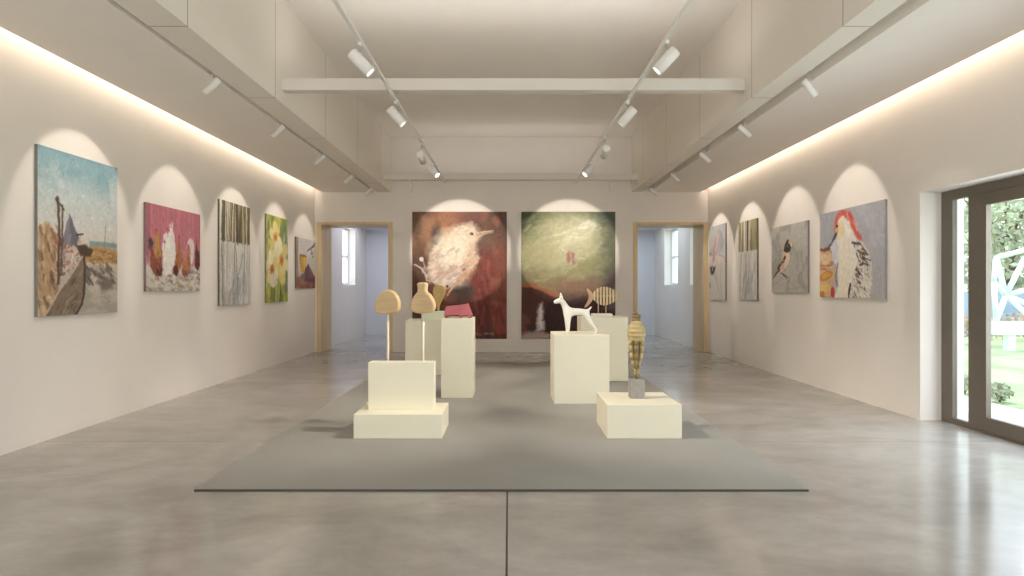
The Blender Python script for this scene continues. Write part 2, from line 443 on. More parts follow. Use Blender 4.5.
# golden leaf on pale block
t = thing('leaf_sculpture', 'golden wooden bud shape on a pale block, half hidden behind the bell sculpture', 'sculpture', (-1.235, 10.16, 0.885))
bm = bmesh.new(); box(bm, -0.185, 0.185, -0.12, 0.12, 0, 0.135); obj('base_block', bm, M['palebase'], t, bevel=0.004)
s = 0.0162/7.2
leaf = [((x-515)*s, (440-y)*s) for x, y in [(510,440),(505,400),(497,365),(484,330),(480,285),(492,255),(525,246),(558,256),(572,290),(560,335),(540,370),(528,400),(522,440)]][::-1]
bm = bmesh.new(); slab(bm, smooth_loop(leaf, 5), 0.07, 0.015); obj('carved_bud', bm, M['leafwood'], t, loc=(0.07, 0, 0.132))

# folded pink sculpture
t = thing('folded_sculpture', 'faceted pink folded sculpture with short feet on the tall narrow plinth', 'sculpture', (-0.64, 8.02, 1.015))
bm = bmesh.new()
def V(*c): return bm.verts.new(c)
a = [V(-.19,-.09,.035), V(-.17,-.05,.15), V(-.17,.05,.15), V(-.19,.09,.035)]
b_ = [V(0,-.10,.04), V(.0,-.03,.165), V(.0,.03,.165), V(0,.10,.04)]
c = [V(.17,-.09,.03), V(.115,-.03,.185), V(.115,.03,.185), V(.17,.09,.03)]
for p, q in ((a, b_), (b_, c)):
    for i in range(4): bm.faces.new((p[i], p[(i+1)%4], q[(i+1)%4], q[i]))
bm.faces.new(a); bm.faces.new(c[::-1])
obj('folded_body', bm, M['pink'], t)
for x, y in ((-.165,-.07), (-.165,.07), (.02,-.08), (.02,.08), (.145,-.07), (.145,.07)):
    bm = bmesh.new(); tube(bm, (x, y, 0), (x, y, .042), .012, .026, n=4); obj('foot', bm, M['pink'], t)

# white dog statuette (one continuous body)
t = thing('dog_statuette', 'slim white plaster dog statuette standing alert in profile on a plinth', 'statuette', (0.820, 7.70, 0.838))
s = 0.00144
def P(zx, zy, y=0.0): return ((zx-270)*s, y, (462-zy)*s)
vs, es, rs = [], [], []
def chain(pts, rad, start=None):
    prev = start
    for p, r in zip(pts, rad):
        vs.append(p); rs.append(r); i = len(vs)-1
        if prev is not None: es.append((prev, i))
        prev = i
    return prev
# torso: root at chest
chain([P(207,286)], [0.066])
chest = 0
back = chain([P(245,282), P(295,272), P(345,272), P(378,282)], [0.056, 0.045, 0.040, 0.047], chest)
hip = back
neck = chain([P(190,240), P(172,205), P(152,175)], [0.050, 0.039, 0.041], chest)
chain([P(125,180), P(100,190), P(86,193)], [0.034, 0.025, 0.017], neck)
chain([P(382,262), P(398,248), P(411,230)], [0.020, 0.013, 0.010], hip)
for sd in (-1, 1):
    y = 0.035*sd
    chain([P(205,320,y), P(206,365,y*1.15), P(207,415,y*1.1), P(206,448,y*1.1), P(190,454,y*1.1)], [0.044, 0.033, 0.026, 0.023, 0.015], chest)
    chain([P(372,315,y), P(392,350,y*1.2), P(425,395,y*1.2), P(446,425,y*1.2), P(442,452,y*1.2), P(425,455,y*1.2)], [0.042, 0.032, 0.021, 0.016, 0.016, 0.011], hip)
dog = skin_mesh('dog_body', vs, es, rs, M['plaster'], t)
for sd in (-1, 1):
    bm = bmesh.new(); p0 = Vector(P(152,165,0.018*sd)); p1 = Vector(P(145,112,0.030*sd))
    tube(bm, p0, (p0+p1)/2, 0.021, 0.017, 10); tube(bm, (p0+p1)/2, p1, 0.017, 0.003, 10)
    obj('ear', bm, M['plaster'], t)
zmin = min(v.co.z for v in dog.data.vertices)
for ch in t.children:
    if ch.name.startswith(('dog_body', 'ear')): ch.location.z -= zmin

# slatted fish
t = thing('fish_sculpture', 'pale wooden slatted fish on two thin rods and a white base', 'sculpture', (1.475, 9.50, 0.966))
s = 0.00178
FX, FZ = 535, 320
bm = bmesh.new(); box(bm, (415-FX)*s, (592-FX)*s, -0.07, 0.07, 0, 0.045); obj('base_plate', bm, M['plaster'], t, bevel=0.012)
for x in (475, 541):
    bm = bmesh.new(); tube(bm, ((x-FX)*s, 0, 0.04), ((x-FX)*s, 0, (FZ-190)*s), 0.008); obj('rod', bm, M['fish_tail'], t)
for i, x in enumerate(range(434, 650, 27)):
    def hh(x):
        u = (x-428)/228.0
        return 80*max(0.05, (math.sin(PI*min(1, max(0, u)**0.82)))**0.62)
    x0, x1 = x, min(x+15, 655)
    bm = bmesh.new()
    out = [((x0-FX)*s, (FZ-145+hh(x0+2))*s), ((x0-FX)*s, (FZ-145-hh(x0+2))*s), ((x1-FX)*s, (FZ-145-hh(x1))*s), ((x1-FX)*s, (FZ-145+hh(x1))*s)]
    slab(bm, out, 0.05); obj('slat', bm, M['fish'], t)
bm = bmesh.new(); tube(bm, ((426-FX)*s, 0, (FZ-145)*s), ((652-FX)*s, 0, (FZ-145)*s), 0.010); obj('spine', bm, M['fish_tail'], t)
tail = [((x-FX)*s, (FZ-y)*s) for x, y in [(432,140),(415,115),(385,84),(380,98),(394,130),(396,160),(382,200),(360,238),(378,232),(410,195),(430,160)]][::-1]
bm = bmesh.new(); slab(bm, smooth_loop(tail, 4), 0.04, 0.006); obj('tail_fin', bm, M['fish_tail'], t)

# ochre pupa-like standing figure on a grey block
t = thing('clay_figure', 'ochre carved pod figure with ribbed shoulders, tapering to a grey stone block', 'sculpture', (1.25, 6.08, 0.325))
s = 0.00192
bm = bmesh.new(); box(bm, -0.068, 0.068, -0.068, 0.068, 0, 0.185); o = obj('stone_base', bm, M['stone'], t, bevel=0.004)
z0 = 0.183
def Z(y): return z0+(400-y)*s
bm = bmesh.new()
prof = []
for i in range(41):
    u = i/40.0
    y = 205-(205-100)*u
    r = 46*math.sin(PI*(0.27+0.73*u)*0.93)**0.75 if u < 1 else 8
    r = max(r, 9)+(1.8*math.sin(u*30))
    prof.append((r*s, Z(y)))
lathe(bm, prof, 32); obj('ribbed_shoulders', bm, M['ochre'], t)
for (dx, dy, top, r) in ((-.026, 0, 62, .014), (0.0, -.012, 45, .013), (.027, 0.0, 70, .013), (.004, .022, 56, .012)):
    bm = bmesh.new(); polytube(bm, [(dx*.8, dy, Z(106)), (dx, dy, Z(90)), (dx*1.05, dy, Z(74)), (dx*.9, dy, Z(top))], [r*1.5, r*1.15, r*1.5, r*.5]); obj('crown_knob', bm, M['ochre_dark'], t)
for i in range(6):
    a = 2*PI*i/6+0.3
    ca, sa = math.cos(a), math.sin(a)
    pts = [(ca*R*s, sa*R*s, Z(y)) for R, y in ((32, 196), (33, 225), (30, 262), (22, 302), (13, 345), (3, 398))]
    bm = bmesh.new(); polytube(bm, pts, [.020, .022, .019, .016, .011, .008], 10); obj('folded_limb', bm, M['ochre'] if i % 2 else M['ochre_dark'], t)
bm = bmesh.new(); lathe(bm, [(26*s, Z(200)), (25*s, Z(240)), (20*s, Z(290)), (11*s, Z(350)), (7*s, Z(401))], 16, mod=lambda a, z: 1+0.12*math.sin(5*a+z*60)); obj('inner_body', bm, M['ochre_dark'], t)

# ------------------------------------------------------------------ paintings: painted per vertex on a fine canvas grid
class Paint:
    def __init__(s, W, H, nx, seed=0):
        s.W, s.H = W, H; s.nx = nx; s.ny = max(8, int(nx*H/W))
        s.rng = np.random.RandomState(seed)
        u = np.linspace(0, 1, s.nx); v = np.linspace(0, 1, s.ny)
        s.u, s.v = np.meshgrid(u, v)
        s.asp = H/W
        s.img = np.ones((s.ny, s.nx, 3))*0.8
        # gently wobbling coordinates give a brushed edge to every shape
        s.wu = s.u+0.012*(s.noise(14)-0.5)*2; s.wv = s.v+0.012/s.asp*(s.noise(14)-0.5)*2
    def noise(s, f, fy=None, oct=3):
        fy = fy or f*s.asp
        out = np.zeros((s.ny, s.nx)); amp = 1; tot = 0
        for o in range(oct):
            gx, gy_ = int(f*2**o)+2, int(fy*2**o)+2
            g = s.rng.rand(gy_+1, gx+1)
            x = s.u*(gx-1); y = s.v*(gy_-1)
            xi = np.minimum(x.astype(int), gx-1); yi = np.minimum(y.astype(int), gy_-1)
            fx = x-xi; fyy = y-yi; fx = fx*fx*(3-2*fx); fyy = fyy*fyy*(3-2*fyy)
            out += amp*((g[yi, xi]*(1-fx)+g[yi, xi+1]*fx)*(1-fyy)+(g[yi+1, xi]*(1-fx)+g[yi+1, xi+1]*fx)*fyy)
            tot += amp; amp *= 0.55
        return out/tot
    def mix(s, mask, col, k=1.0):
        c = np.array(col)/255.0
        m = np.clip(mask, 0, 1)[..., None]*k
        s.img = s.img*(1-m)+c*m
    def grad(s, stops):
        vs_ = [a for a, _ in stops]
        for ch in range(3):
            s.img[..., ch] = np.interp(s.wv, vs_, [c[ch]/255.0 for _, c in stops])
    def mottle(s, col, f, lo=.5, hi=.65, k=.6, fy=None, area=None):
        n = s.noise(f, fy)
        m = np.clip((n-lo)/(hi-lo), 0, 1)
        if area is not None: m = m*area
        s.mix(m, col, k)
    def ell(s, cx, cy, rx, ry, col, rot=0, soft=.15, k=1.0, rag=0.0):
        m = s.ellm(cx, cy, rx, ry, rot, soft, rag); s.mix(m, col, k); return m
    def ellm(s, cx, cy, rx, ry, rot=0, soft=.15, rag=0.0):
        x = s.wu-cx; y = (s.wv-cy)*s.asp; ry = ry*s.asp
        c, sn = math.cos(rot), math.sin(rot)
        X = x*c+y*sn; Y = -x*sn+y*c
        d = np.sqrt((X/rx)**2+(Y/ry)**2)
        if rag: d = d+(s.noise(22)-.5)*rag
        return np.clip((1-d)/soft+.5, 0, 1)
    def poly(s, pts, col, soft=.012, k=1.0, rag=0.0):
        m = s.polym(pts, soft, rag); s.mix(m, col, k); return m
    def polym(s, pts, soft=.012, rag=0.0):
        X = s.wu; Y = s.wv*s.asp
        p = [(a, b*s.asp) for a, b in pts]
        inside = np.zeros(X.shape, bool); dist = np.full(X.shape, 9.0)
        for i in range(len(p)):
            (x0, y0), (x1, y1) = p[i-1], p[i]
            dx, dy = x1-x0, y1-y0
            t = np.clip(((X-x0)*dx+(Y-y0)*dy)/(dx*dx+dy*dy+1e-12), 0, 1)
            dist = np.minimum(dist, np.hypot(X-x0-t*dx, Y-y0-t*dy))
            if y0 != y1:
                cr = ((y0 > Y) != (y1 > Y)) & (X < dx*(Y-y0)/(y1-y0)+x0)
                inside ^= cr
        sd = np.where(inside, dist, -dist)
        if rag: sd = sd+(s.noise(24)-.5)*rag
        return np.clip(sd/soft+.5, 0, 1)
    def line(s, pts, w, col, k=1.0, w1=None, soft=.6):
        n = len(pts)-1
        w1 = w if w1 is None else w1
        pad = max(w, w1)+.03
        xs = [a for a, _ in pts]; ys = [b for _, b in pts]
        x0i = max(0, int((min(xs)-pad)*(s.nx-1))); x1i = min(s.nx, int((max(xs)+pad)*(s.nx-1))+2)
        y0i = max(0, int((min(ys)-pad/s.asp)*(s.ny-1))); y1i = min(s.ny, int((max(ys)+pad/s.asp)*(s.ny-1))+2)
        if x1i <= x0i or y1i <= y0i: return
        X = s.wu[y0i:y1i, x0i:x1i]; Y = s.wv[y0i:y1i, x0i:x1i]*s.asp
        m = np.zeros(X.shape)
        for i in range(n):
            (x0, y0), (x1, y1) = pts[i], pts[i+1]; y0 *= s.asp; y1 *= s.asp
            dx, dy = x1-x0, y1-y0
            t = np.clip(((X-x0)*dx+(Y-y0)*dy)/(dx*dx+dy*dy+1e-12), 0, 1)
            d = np.hypot(X-x0-t*dx, Y-y0-t*dy)
            ww = w+(w1-w)*(i+t)/n
            m = np.maximum(m, np.clip((1-d/ww)/soft, 0, 1))
        c = np.array(col)/255.0; mm = m[..., None]*k
        s.img[y0i:y1i, x0i:x1i] = s.img[y0i:y1i, x0i:x1i]*(1-mm)+c*mm
    def detail(s, n, size, amp=.22, ang=None, box_=(0, 0, 1, 1)):
        """small touches of the colour already there, lighter or darker"""
        for i in range(n):
            cx = s.rng.uniform(box_[0], box_[2]); cy = s.rng.uniform(box_[1], box_[3])
            c = s.img[min(s.ny-1, int(cy*s.ny)), min(s.nx-1, int(cx*s.nx))]*255
            f = 1+s.rng.uniform(-amp, amp); t = s.rng.uniform(-8, 8, 3)
            c = np.clip(c*f+t, 0, 255)
            sz = size*s.rng.uniform(.4, 1.5); a = s.rng.uniform(0, PI) if ang is None else ang+s.rng.uniform(-.5, .5)
            L_ = sz*s.rng.uniform(1, 3.5)
            ox, oy = s.rng.uniform(-.25, .25, 2)*size
            dx, dy = math.cos(a)*L_/2, math.sin(a)*L_/2/s.asp
            s.line([(cx+ox-dx, cy+oy-dy), (cx+ox+dx, cy+oy+dy)], sz*.55, c, s.rng.uniform(.3, .65))
    def dabs(s, n, box_, cols, size, ang=None, elong=2.5, k=.8, area=None):
        for i in range(n):
            cx = s.rng.uniform(box_[0], box_[2]); cy = s.rng.uniform(box_[1], box_[3])
            if area is not None:
                yi = min(s.ny-1, max(0, int(cy*(s.ny-1)))); xi = min(s.nx-1, max(0, int(cx*(s.nx-1))))
                if area[yi, xi] < .5: continue
            sz = size*s.rng.uniform(.5, 1.4)
            a = (s.rng.uniform(0, PI) if ang is None else ang+s.rng.uniform(-.35, .35))
            dx, dy = math.cos(a)*sz*elong, math.sin(a)*sz*elong/s.asp
            c = cols[s.rng.randint(len(cols))]
            s.line([(cx-dx/2, cy-dy/2), (cx+dx/2, cy+dy/2)], sz*.6, c, k*s.rng.uniform(.5, 1))
    def finish(s, grain=.05):
        g = 1+(s.noise(40, oct=2)-.5)*2*grain
        s.img = np.clip(s.img*g[..., None], 0, 1)
        grey = s.img.mean(-1, keepdims=True)
        s.img = grey+(s.img-grey)*0.90
        s.img = np.clip(s.img, 0, 1)**0.92*0.93+np.array([0.80, 0.76, 0.71])*0.06  # mixes in a pale veil, painting haze over the colours

def canvas_material():
    m = bpy.data.materials.new('painted_canvas')
    nt, b, out = nodes(m); N, L = nt.nodes, nt.links
    at = N.new('ShaderNodeAttribute'); at.attribute_name = 'paint'
    tc = N.new('ShaderNodeTexCoord'); n = N.new('ShaderNodeTexNoise'); n.inputs['Scale'].default_value = 45; L.new(tc.outputs['Object'], n.inputs[0])
    r = N.new('ShaderNodeMapRange'); r.inputs['To Min'].default_value = 0.88; r.inputs['To Max'].default_value = 1.12; L.new(n.outputs['Fac'], r.inputs['Value'])
    mu = N.new('ShaderNodeMixRGB'); mu.blend_type = 'MULTIPLY'; mu.inputs[0].default_value = 1
    L.new(at.outputs['Color'], mu.inputs[1]); L.new(r.outputs[0], mu.inputs[2]); L.new(mu.outputs[0], b.inputs['Base Color'])
    b.inputs['Roughness'].default_value = 0.6; b.inputs['Specular IOR Level'].default_value = 0.25
    bp = N.new('ShaderNodeBump'); bp.inputs['Strength'].default_value = 0.08; bp.inputs['Distance'].default_value = 0.005
    L.new(n.outputs['Fac'], bp.inputs['Height']); L.new(bp.outputs[0], b.inputs['Normal'])
    return m
M['canvas'] = canvas_material()

DETAIL = {'boats': (420, .013, .24, None), 'hens': (420, .013, .24, None), 'birches': (400, .014, .22, 1.5), 'daffodils': (320, .022, .2, 1.2),
          'still': (200, .02, .16, None), 'woodpecker': (300, .013, .14, 1.1), 'finch': (200, .018, .1, None), 'pinkbird': (240, .02, .16, 1.2),
          'bird': (520, .016, .2, None), 'storm': (420, .02, .14, -.4)}
def hang(p, label, origin, right, normal, edge_rgb, depth=0.03):
    """origin = wall point at the canvas's top left as the viewer sees it"""
    p.finish()
    right = Vector(right); normal = Vector(normal); o0 = Vector(origin)
    base = o0+right*p.W/2+Vector((0, 0, -p.H))
    t = thing('painting', label, 'painting', base, 0, 'paintings on the gallery walls')
    U = p.u.ravel()*p.W-p.W/2; Vv = (1-p.v.ravel())*p.H
    co = np.outer(U, np.array(right))+np.outer(np.ones_like(U), np.array(normal*depth))
    co[:, 2] += Vv
    me = bpy.data.meshes.new('painted_front')
    nx, ny = p.nx, p.ny
    idx = np.arange(nx*ny).reshape(ny, nx)
    f = np.stack([idx[1:, :-1], idx[1:, 1:], idx[:-1, 1:], idx[:-1, :-1]], -1).reshape(-1, 4)
    me.vertices.add(len(co)); me.vertices.foreach_set('co', co.astype(np.float32).ravel())
    me.loops.add(f.size); me.loops.foreach_set('vertex_index', f.astype(np.int32).ravel())
    me.polygons.add(len(f)); me.polygons.foreach_set('loop_start', (np.arange(len(f))*4).astype(np.int32))
    me.update(calc_edges=True)
    c = p.img.reshape(-1, 3); c = np.where(c <= .04045, c/12.92, ((c+.055)/1.055)**2.4)
    at = me.color_attributes.new('paint', 'FLOAT_COLOR', 'POINT')
    at.data.foreach_set('color', np.concatenate([c, np.ones((len(c), 1))], 1).astype(np.float32).ravel())
    me.materials.append(M['canvas'])
    o = bpy.data.objects.new('painted_front', me); COL.objects.link(o); o.parent = t
    bm = bmesh.new()
    up = Vector((0, 0, 1))
    mtx = Matrix((tuple(right)+(0,), tuple(normal)+(0,), tuple(up)+(0,), (0, 0, 0, 1))).transposed()
    box(bm, -p.W/2, p.W/2, 0.002, depth-0.0015, 0, p.H, mtx)
    obj('canvas_side', bm, mat('canvas_side_paint', tuple(int(c*.55+165*.45) for c in edge_rgb), .8, .10, 10), t)
    return t

# --- painting content -------------------------------------------------------
def paint_boats(p):
    p.grad([(0, (118,160,176)), (.12, (142,176,186)), (.25, (186,200,202)), (.45, (206,206,202)), (.55, (214,200,182)), (.6, (205,190,170)), (1, (176,166,152))])
    p.mottle((96,146,168), 4, .5, .62, .55, fy=8, area=np.clip(1-p.v*3.6, 0, 1))
    p.mottle((212,214,210), 5, .52, .66, .6, fy=7, area=np.clip(1-abs(p.v-.2)*5, 0, 1))
    p.poly([(.6,.525),(1,.525),(1,.56),(.6,.57)], (120,150,156))
    p.poly([(.5,.58),(.72,.555),(1,.57),(1,.665),(.5,.67)], (186,140,84), rag=.03)
    p.dabs(50, (.52,.58,1,.67), [(150,100,55),(208,168,110),(120,84,56)], .022, 0, 3)
    p.mottle((150,142,130), 6, .5, .62, .6, fy=18, area=(p.v > .68)*1.0)
    p.dabs(30, (.55,.68,.95,.8), [(86,74,66),(120,104,88),(70,60,56)], .035, .5, 2)
    p.poly([(.72,.78),(.95,.76),(.93,.84),(.78,.86)], (96,84,78), soft=.05, k=.8)
    p.poly([(0,.46),(.1,.44),(.2,.5),(.24,.75),(.12,1),(0,1)], (182,146,108), rag=.04)
    p.dabs(60, (0,.45,.22,1), [(126,88,58),(214,186,150),(98,68,50),(160,120,82)], .03, 1.2, 2)
    p.poly([(.2,.53),(.5,.5),(.52,.66),(.3,.82),(.2,.8)], (196,176,160), rag=.03)
    p.dabs(50, (.2,.52,.52,.76), [(120,80,60),(232,222,210),(160,70,50),(90,100,110),(80,60,50)], .025)
    p.poly([(.27,.56),(.355,.37),(.47,.52),(.45,.57)], (120,116,128))
    p.poly([(.355,.37),(.47,.52),(.45,.57),(.38,.56)], (98,94,106))
    p.poly([(.44,.565),(.56,.555),(.66,.585),(.62,.63),(.5,.635)], (74,56,46))
    p.line([(.22,.29),(.24,.5),(.225,.8)], .022, (84,62,50))
    p.line([(.27,.33),(.275,.56),(.26,.75)], .015, (92,70,56))
    p.line([(.2,.3),(.29,.35)], .013, (80,60,50))
    p.line([(.82,.42),(.815,.58)], .006, (140,120,100))
    p.line([(.44,.5),(.52,.49)], .012, (70,56,52))
    p.poly([(.08,1),(.22,.86),(.4,.74),(.52,.64),(.535,.8),(.5,.92),(.42,1)], (124,104,86), rag=.02)
    p.dabs(50, (.1,.66,.52,1), [(92,74,60),(150,132,112),(110,90,72)], .025, -.8, 3, area=p.polym([(.08,1),(.22,.86),(.4,.74),(.52,.64),(.535,.8),(.5,.92),(.42,1)]))
    p.line([(.54,.64),(.55,.8),(.51,.93),(.44,1)], .022, (66,52,44))
    p.line([(.08,1),(.22,.86),(.4,.73),(.52,.63)], .012, (190,170,150))

def paint_hens(p):
    p.grad([(0, (186,98,114)), (.45, (192,108,122)), (.66, (196,124,134)), (.74, (212,200,194)), (1, (196,188,164))])
    for x in np.linspace(.02, .98, 15):
        p.line([(x, 0), (x+.01, .66)], .008, (160,80,96) if int(x*50) % 2 else (212,136,146), .6)
    p.poly([(0,0),(.06,0),(.05,.6),(0,.6)], (140,84,96), k=.6)
    p.poly([(0,.72),(.3,.68),(.6,.72),(1,.7),(1,1),(0,1)], (214,204,198), soft=.06)
    p.dabs(110, (0,.84,1,1), [(150,138,100),(206,198,160),(170,150,110),(126,116,96)], .02, .2, 2.5)
    p.dabs(30, (.1,.74,1,.84), [(150,140,140),(120,104,104),(232,226,222)], .03, .1, 3)
    p.ell(.79,.5,.085,.17, (226,214,210), .1, rag=.2)
    p.ell(.74,.56,.06,.16, (200,130,138), .1)
    p.poly([(.29,.34),(.33,.3),(.37,.36),(.40,.2),(.46,.17),(.46,.28),(.5,.4),(.51,.55),(.48,.68),(.43,.78),(.33,.82),(.28,.66),(.255,.5)], (240,232,224), rag=.03, soft=.02)
    p.dabs(26, (.28,.3,.5,.75), [(214,204,200),(250,246,240),(198,182,176)], .02, 1.3, 2.5, area=p.ellm(.38,.52,.1,.24))
    p.line([(.42,.23),(.44,.16)], .015, (200,120,120))
    p.ell(.305,.42,.02,.018, (150,120,110))
    p.line([(.36,.3),(.35,.26),(.385,.27)], .014, (196,70,70))
    # left hen: body, neck, head, tail
    p.poly([(.06,.46),(.1,.5),(.15,.6),(.22,.6),(.27,.7),(.25,.8),(.17,.83),(.1,.78),(.07,.66)], (146,70,48), rag=.03)
    p.poly([(.13,.36),(.17,.31),(.21,.35),(.22,.46),(.25,.58),(.16,.62),(.14,.5)], (196,138,66), rag=.02)
    p.ell(.165,.33,.022,.03, (190,110,60)); p.line([(.155,.29),(.175,.3)], .014, (190,50,50))
    p.poly([(.03,.42),(.07,.38),(.12,.44),(.1,.54),(.05,.52)], (66,54,60), rag=.02)
    p.poly([(.15,.74),(.27,.72),(.26,.81),(.18,.83)], (84,36,34), rag=.02)
    p.dabs(40, (.07,.5,.27,.8), [(176,92,58),(104,44,36),(206,140,90),(90,40,36)], .016, 1.2, 2)
    # middle hen
    p.poly([(.55,.38),(.57,.34),(.59,.42),(.60,.5),(.64,.6),(.60,.72),(.52,.78),(.47,.74),(.5,.62),(.54,.52)], (170,98,56), rag=.02)
    p.poly([(.47,.7),(.54,.68),(.57,.76),(.52,.82),(.46,.78)], (82,32,34), rag=.02)
    p.line([(.56,.35),(.575,.31)], .014, (190,60,56)); p.dabs(24, (.5,.45,.63,.75), [(206,140,90),(120,60,40),(186,110,64)], .015, 1.3, 2)
    # right hen
    p.poly([(.74,.48),(.765,.46),(.78,.56),(.80,.66),(.79,.76),(.71,.83),(.62,.78),(.64,.66),(.71,.58)], (188,116,70), rag=.02)
    p.poly([(.63,.72),(.72,.74),(.78,.76),(.72,.83),(.64,.8)], (148,66,48), rag=.02)
    p.line([(.75,.47),(.755,.42)], .014, (196,60,56)); p.dabs(30, (.63,.55,.79,.8), [(214,150,100),(130,66,44),(170,90,60)], .015, 1.2, 2)
    # dark hen
    p.poly([(.92,.42),(.94,.38),(.955,.46),(.985,.54),(.99,.66),(.94,.74),(.885,.68),(.89,.56)], (80,38,46), rag=.02)
    p.line([(.93,.4),(.94,.35)], .014, (180,50,50)); p.dabs(16, (.89,.5,.98,.7), [(110,60,62),(56,26,34)], .015, 1.3, 2)
    for x in (.14,.19,.4,.44,.53,.69,.73,.93): p.line([(x,.8),(x+.004,.86)], .007, (150,110,70))

def paint_birches(p, split=.38, top=(118,106,72), dark=(70,60,42), low=(206,202,196), var=0):
    p.grad([(0, top), (split, tuple(c*.85 for c in top)), (split+.01, low), (1, tuple(c*.94 for c in low))])
    topm = (p.v < split)*1.0; lowm = 1-topm
    p.mottle(dark, 10, .5, .6, .7, fy=2, area=topm); p.mottle((168,156,110), 9, .55, .65, .6, fy=2, area=topm)
    r = p.rng
    for i in range(13 if var == 0 else 8):
        x = r.uniform(.02, .98); w = r.uniform(.012, .036); sl = r.uniform(-.05, .05)
        p.line([(x, 0), (x+sl, split)], w, [(222,214,192),(198,188,160),(236,230,214)][r.randint(3)], .9)
        p.line([(x+w*.8, 0), (x+sl+w*.8, split)], w*.3, dark, .7)
    if var == 0:
        p.line([(.54,0),(.56,split)], .05, (62,54,46)); p.line([(.1,0),(.1,split)], .04, (78,76,50), .8)
    else:
        p.line([(.5,0),(.51,split)], .05, (66,52,44)); p.line([(.5,0),(.51,split)], .012, (30,24,20))
    p.mottle((226,224,222), 12, .5, .6, .7, fy=3, area=lowm)
    for i in range(12):
        x = r.uniform(0, 1); sl = r.uniform(-.12, .1)
        c = [(128,130,138),(150,138,104),(104,100,98),(164,172,184),(176,166,140)][r.randint(5)]
        p.line([(x, split+.02), (x+sl*.5, .7), (x+sl, 1)], r.uniform(.008, .022), c, .75)
    for i in range(8):
        x = r.uniform(.05, .75); y = r.uniform(.55, .85)
        p.line([(x, y+.2), (x+.1, y+.08), (x+.2, y-.06)], .022, [(146,158,180),(128,132,140)][i % 2], .6)
    p.dabs(50, (0,split,1,1), [(96,92,88),(236,234,230),(140,128,100)], .015, 1.5, 4, k=.6)
    p.line([(0,split),(1,split+.01)], .006, (120,110,90), .6)
    if var == 0: p.line([(.07,.42),(.1,1)], .02, (96,92,84), .8)

def paint_daffodils(p):
    p.grad([(0, (150,158,70)), (.3, (186,182,90)), (.7, (170,176,96)), (1, (176,176,50))])
    p.mottle((66,110,132), 5, .52, .62, .7, fy=3, area=np.clip((p.u-.5)*3, 0, 1)); p.mottle((88,112,60), 6, .52, .62, .7, fy=4)
    p.mottle((214,200,70), 5, .52, .64, .7, fy=4)
    p.line([(.88,.1),(.95,.5),(.9,.85)], .06, (64,98,128), .8); p.line([(.1,.1),(.14,.25)], .05, (76,104,118), .7)
    for x, y, c in ((.2,1,(118,132,40)), (.35,1,(70,104,70)), (.5,1,(150,156,40)), (.62,1,(54,84,80)), (.8,1,(178,170,40)), (.92,1,(120,134,50))):
        p.line([(x+.05,.62),(x,y)], .04, c, .85)
    def flower(cx, cy, r, cc):
        for k in range(6):
            a = k*PI/3+.3
            p.ell(cx+math.cos(a)*r*.8, cy+math.sin(a)*r*.8/p.asp, r*.62, r*.42/p.asp, [(240,228,160),(246,238,196),(228,206,120)][k % 3], a, .4, .95, .2)
        p.ell(cx, cy, r*.42, r*.4/p.asp, cc, 0, .4, 1, .2); p.ell(cx+.01, cy+.005, r*.2, r*.2/p.asp, (176,84,30), 0, .4, .8)
    p.ell(.3,.5,.24,.13, (238,226,170), .3, .4, .9, .3)
    flower(.4,.24,.2,(226,150,40)); flower(.68,.5,.28,(230,160,50)); flower(.25,.62,.22,(206,120,70))
    p.ell(.3,.74,.2,.08, (232,214,190), 0, .4, .9, .3); p.ell(.72,.7,.18,.1, (240,214,110), .2, .4, .9, .3)
    p.ell(.42,.12,.14,.06, (238,222,120), .2, .5, .9, .3)
    p.dabs(40, (0,.05,1,1), [(250,240,190),(230,190,60),(90,120,60)], .025, 1.3, 2.2, k=.6)

def paint_still(p):
    p.grad([(0, (206,202,198)), (.6, (212,204,196)), (.76, (196,180,164)), (.8, (160,94,66)), (1, (132,76,58))])
    p.mottle((226,222,218), 4, .5, .65, .6, area=(p.v < .75)*1.0); p.mottle((180,116,80), 7, .5, .62, .7, area=(p.v > .8)*1.0)
    p.poly([(0,0),(.1,0),(.08,.8),(0,.8)], (140,112,96), k=.8)
    p.poly([(.42,.62),(.6,.5),(.98,.76),(.98,.9),(.36,.86)], (104,62,72), rag=.03)
    p.poly([(.6,.5),(.98,.76),(.7,.8)], (132,84,88), k=.8)
    p.poly([(.15,.36),(.54,.34),(.5,.5),(.42,.68),(.26,.69),(.19,.55)], (220,166,36))
    p.poly([(.15,.36),(.22,.36),(.27,.66),(.2,.56)], (186,124,24), k=.8); p.poly([(.4,.36),(.48,.35),(.42,.62),(.38,.64)], (240,200,80), k=.8)
    p.ell(.345,.35,.19,.025, (150,104,30))
    p.poly([(.22,.74),(.34,.7),(.46,.74),(.4,.84),(.2,.82)], (110,104,112))
    p.line([(.56,.24),(.78,.16),(.98,.05)], .02, (74,66,74)); p.line([(.78,.16),(.82,.28)], .015, (80,66,70)); p.line([(.7,.18),(.95,.12)], .016, (90,80,84))
    p.ell(.82,.27,.035,.03, (66,54,66)); p.ell(.86,.34,.03,.028, (84,66,74)); p.ell(.93,.09,.06,.03, (70,60,66), -.5)

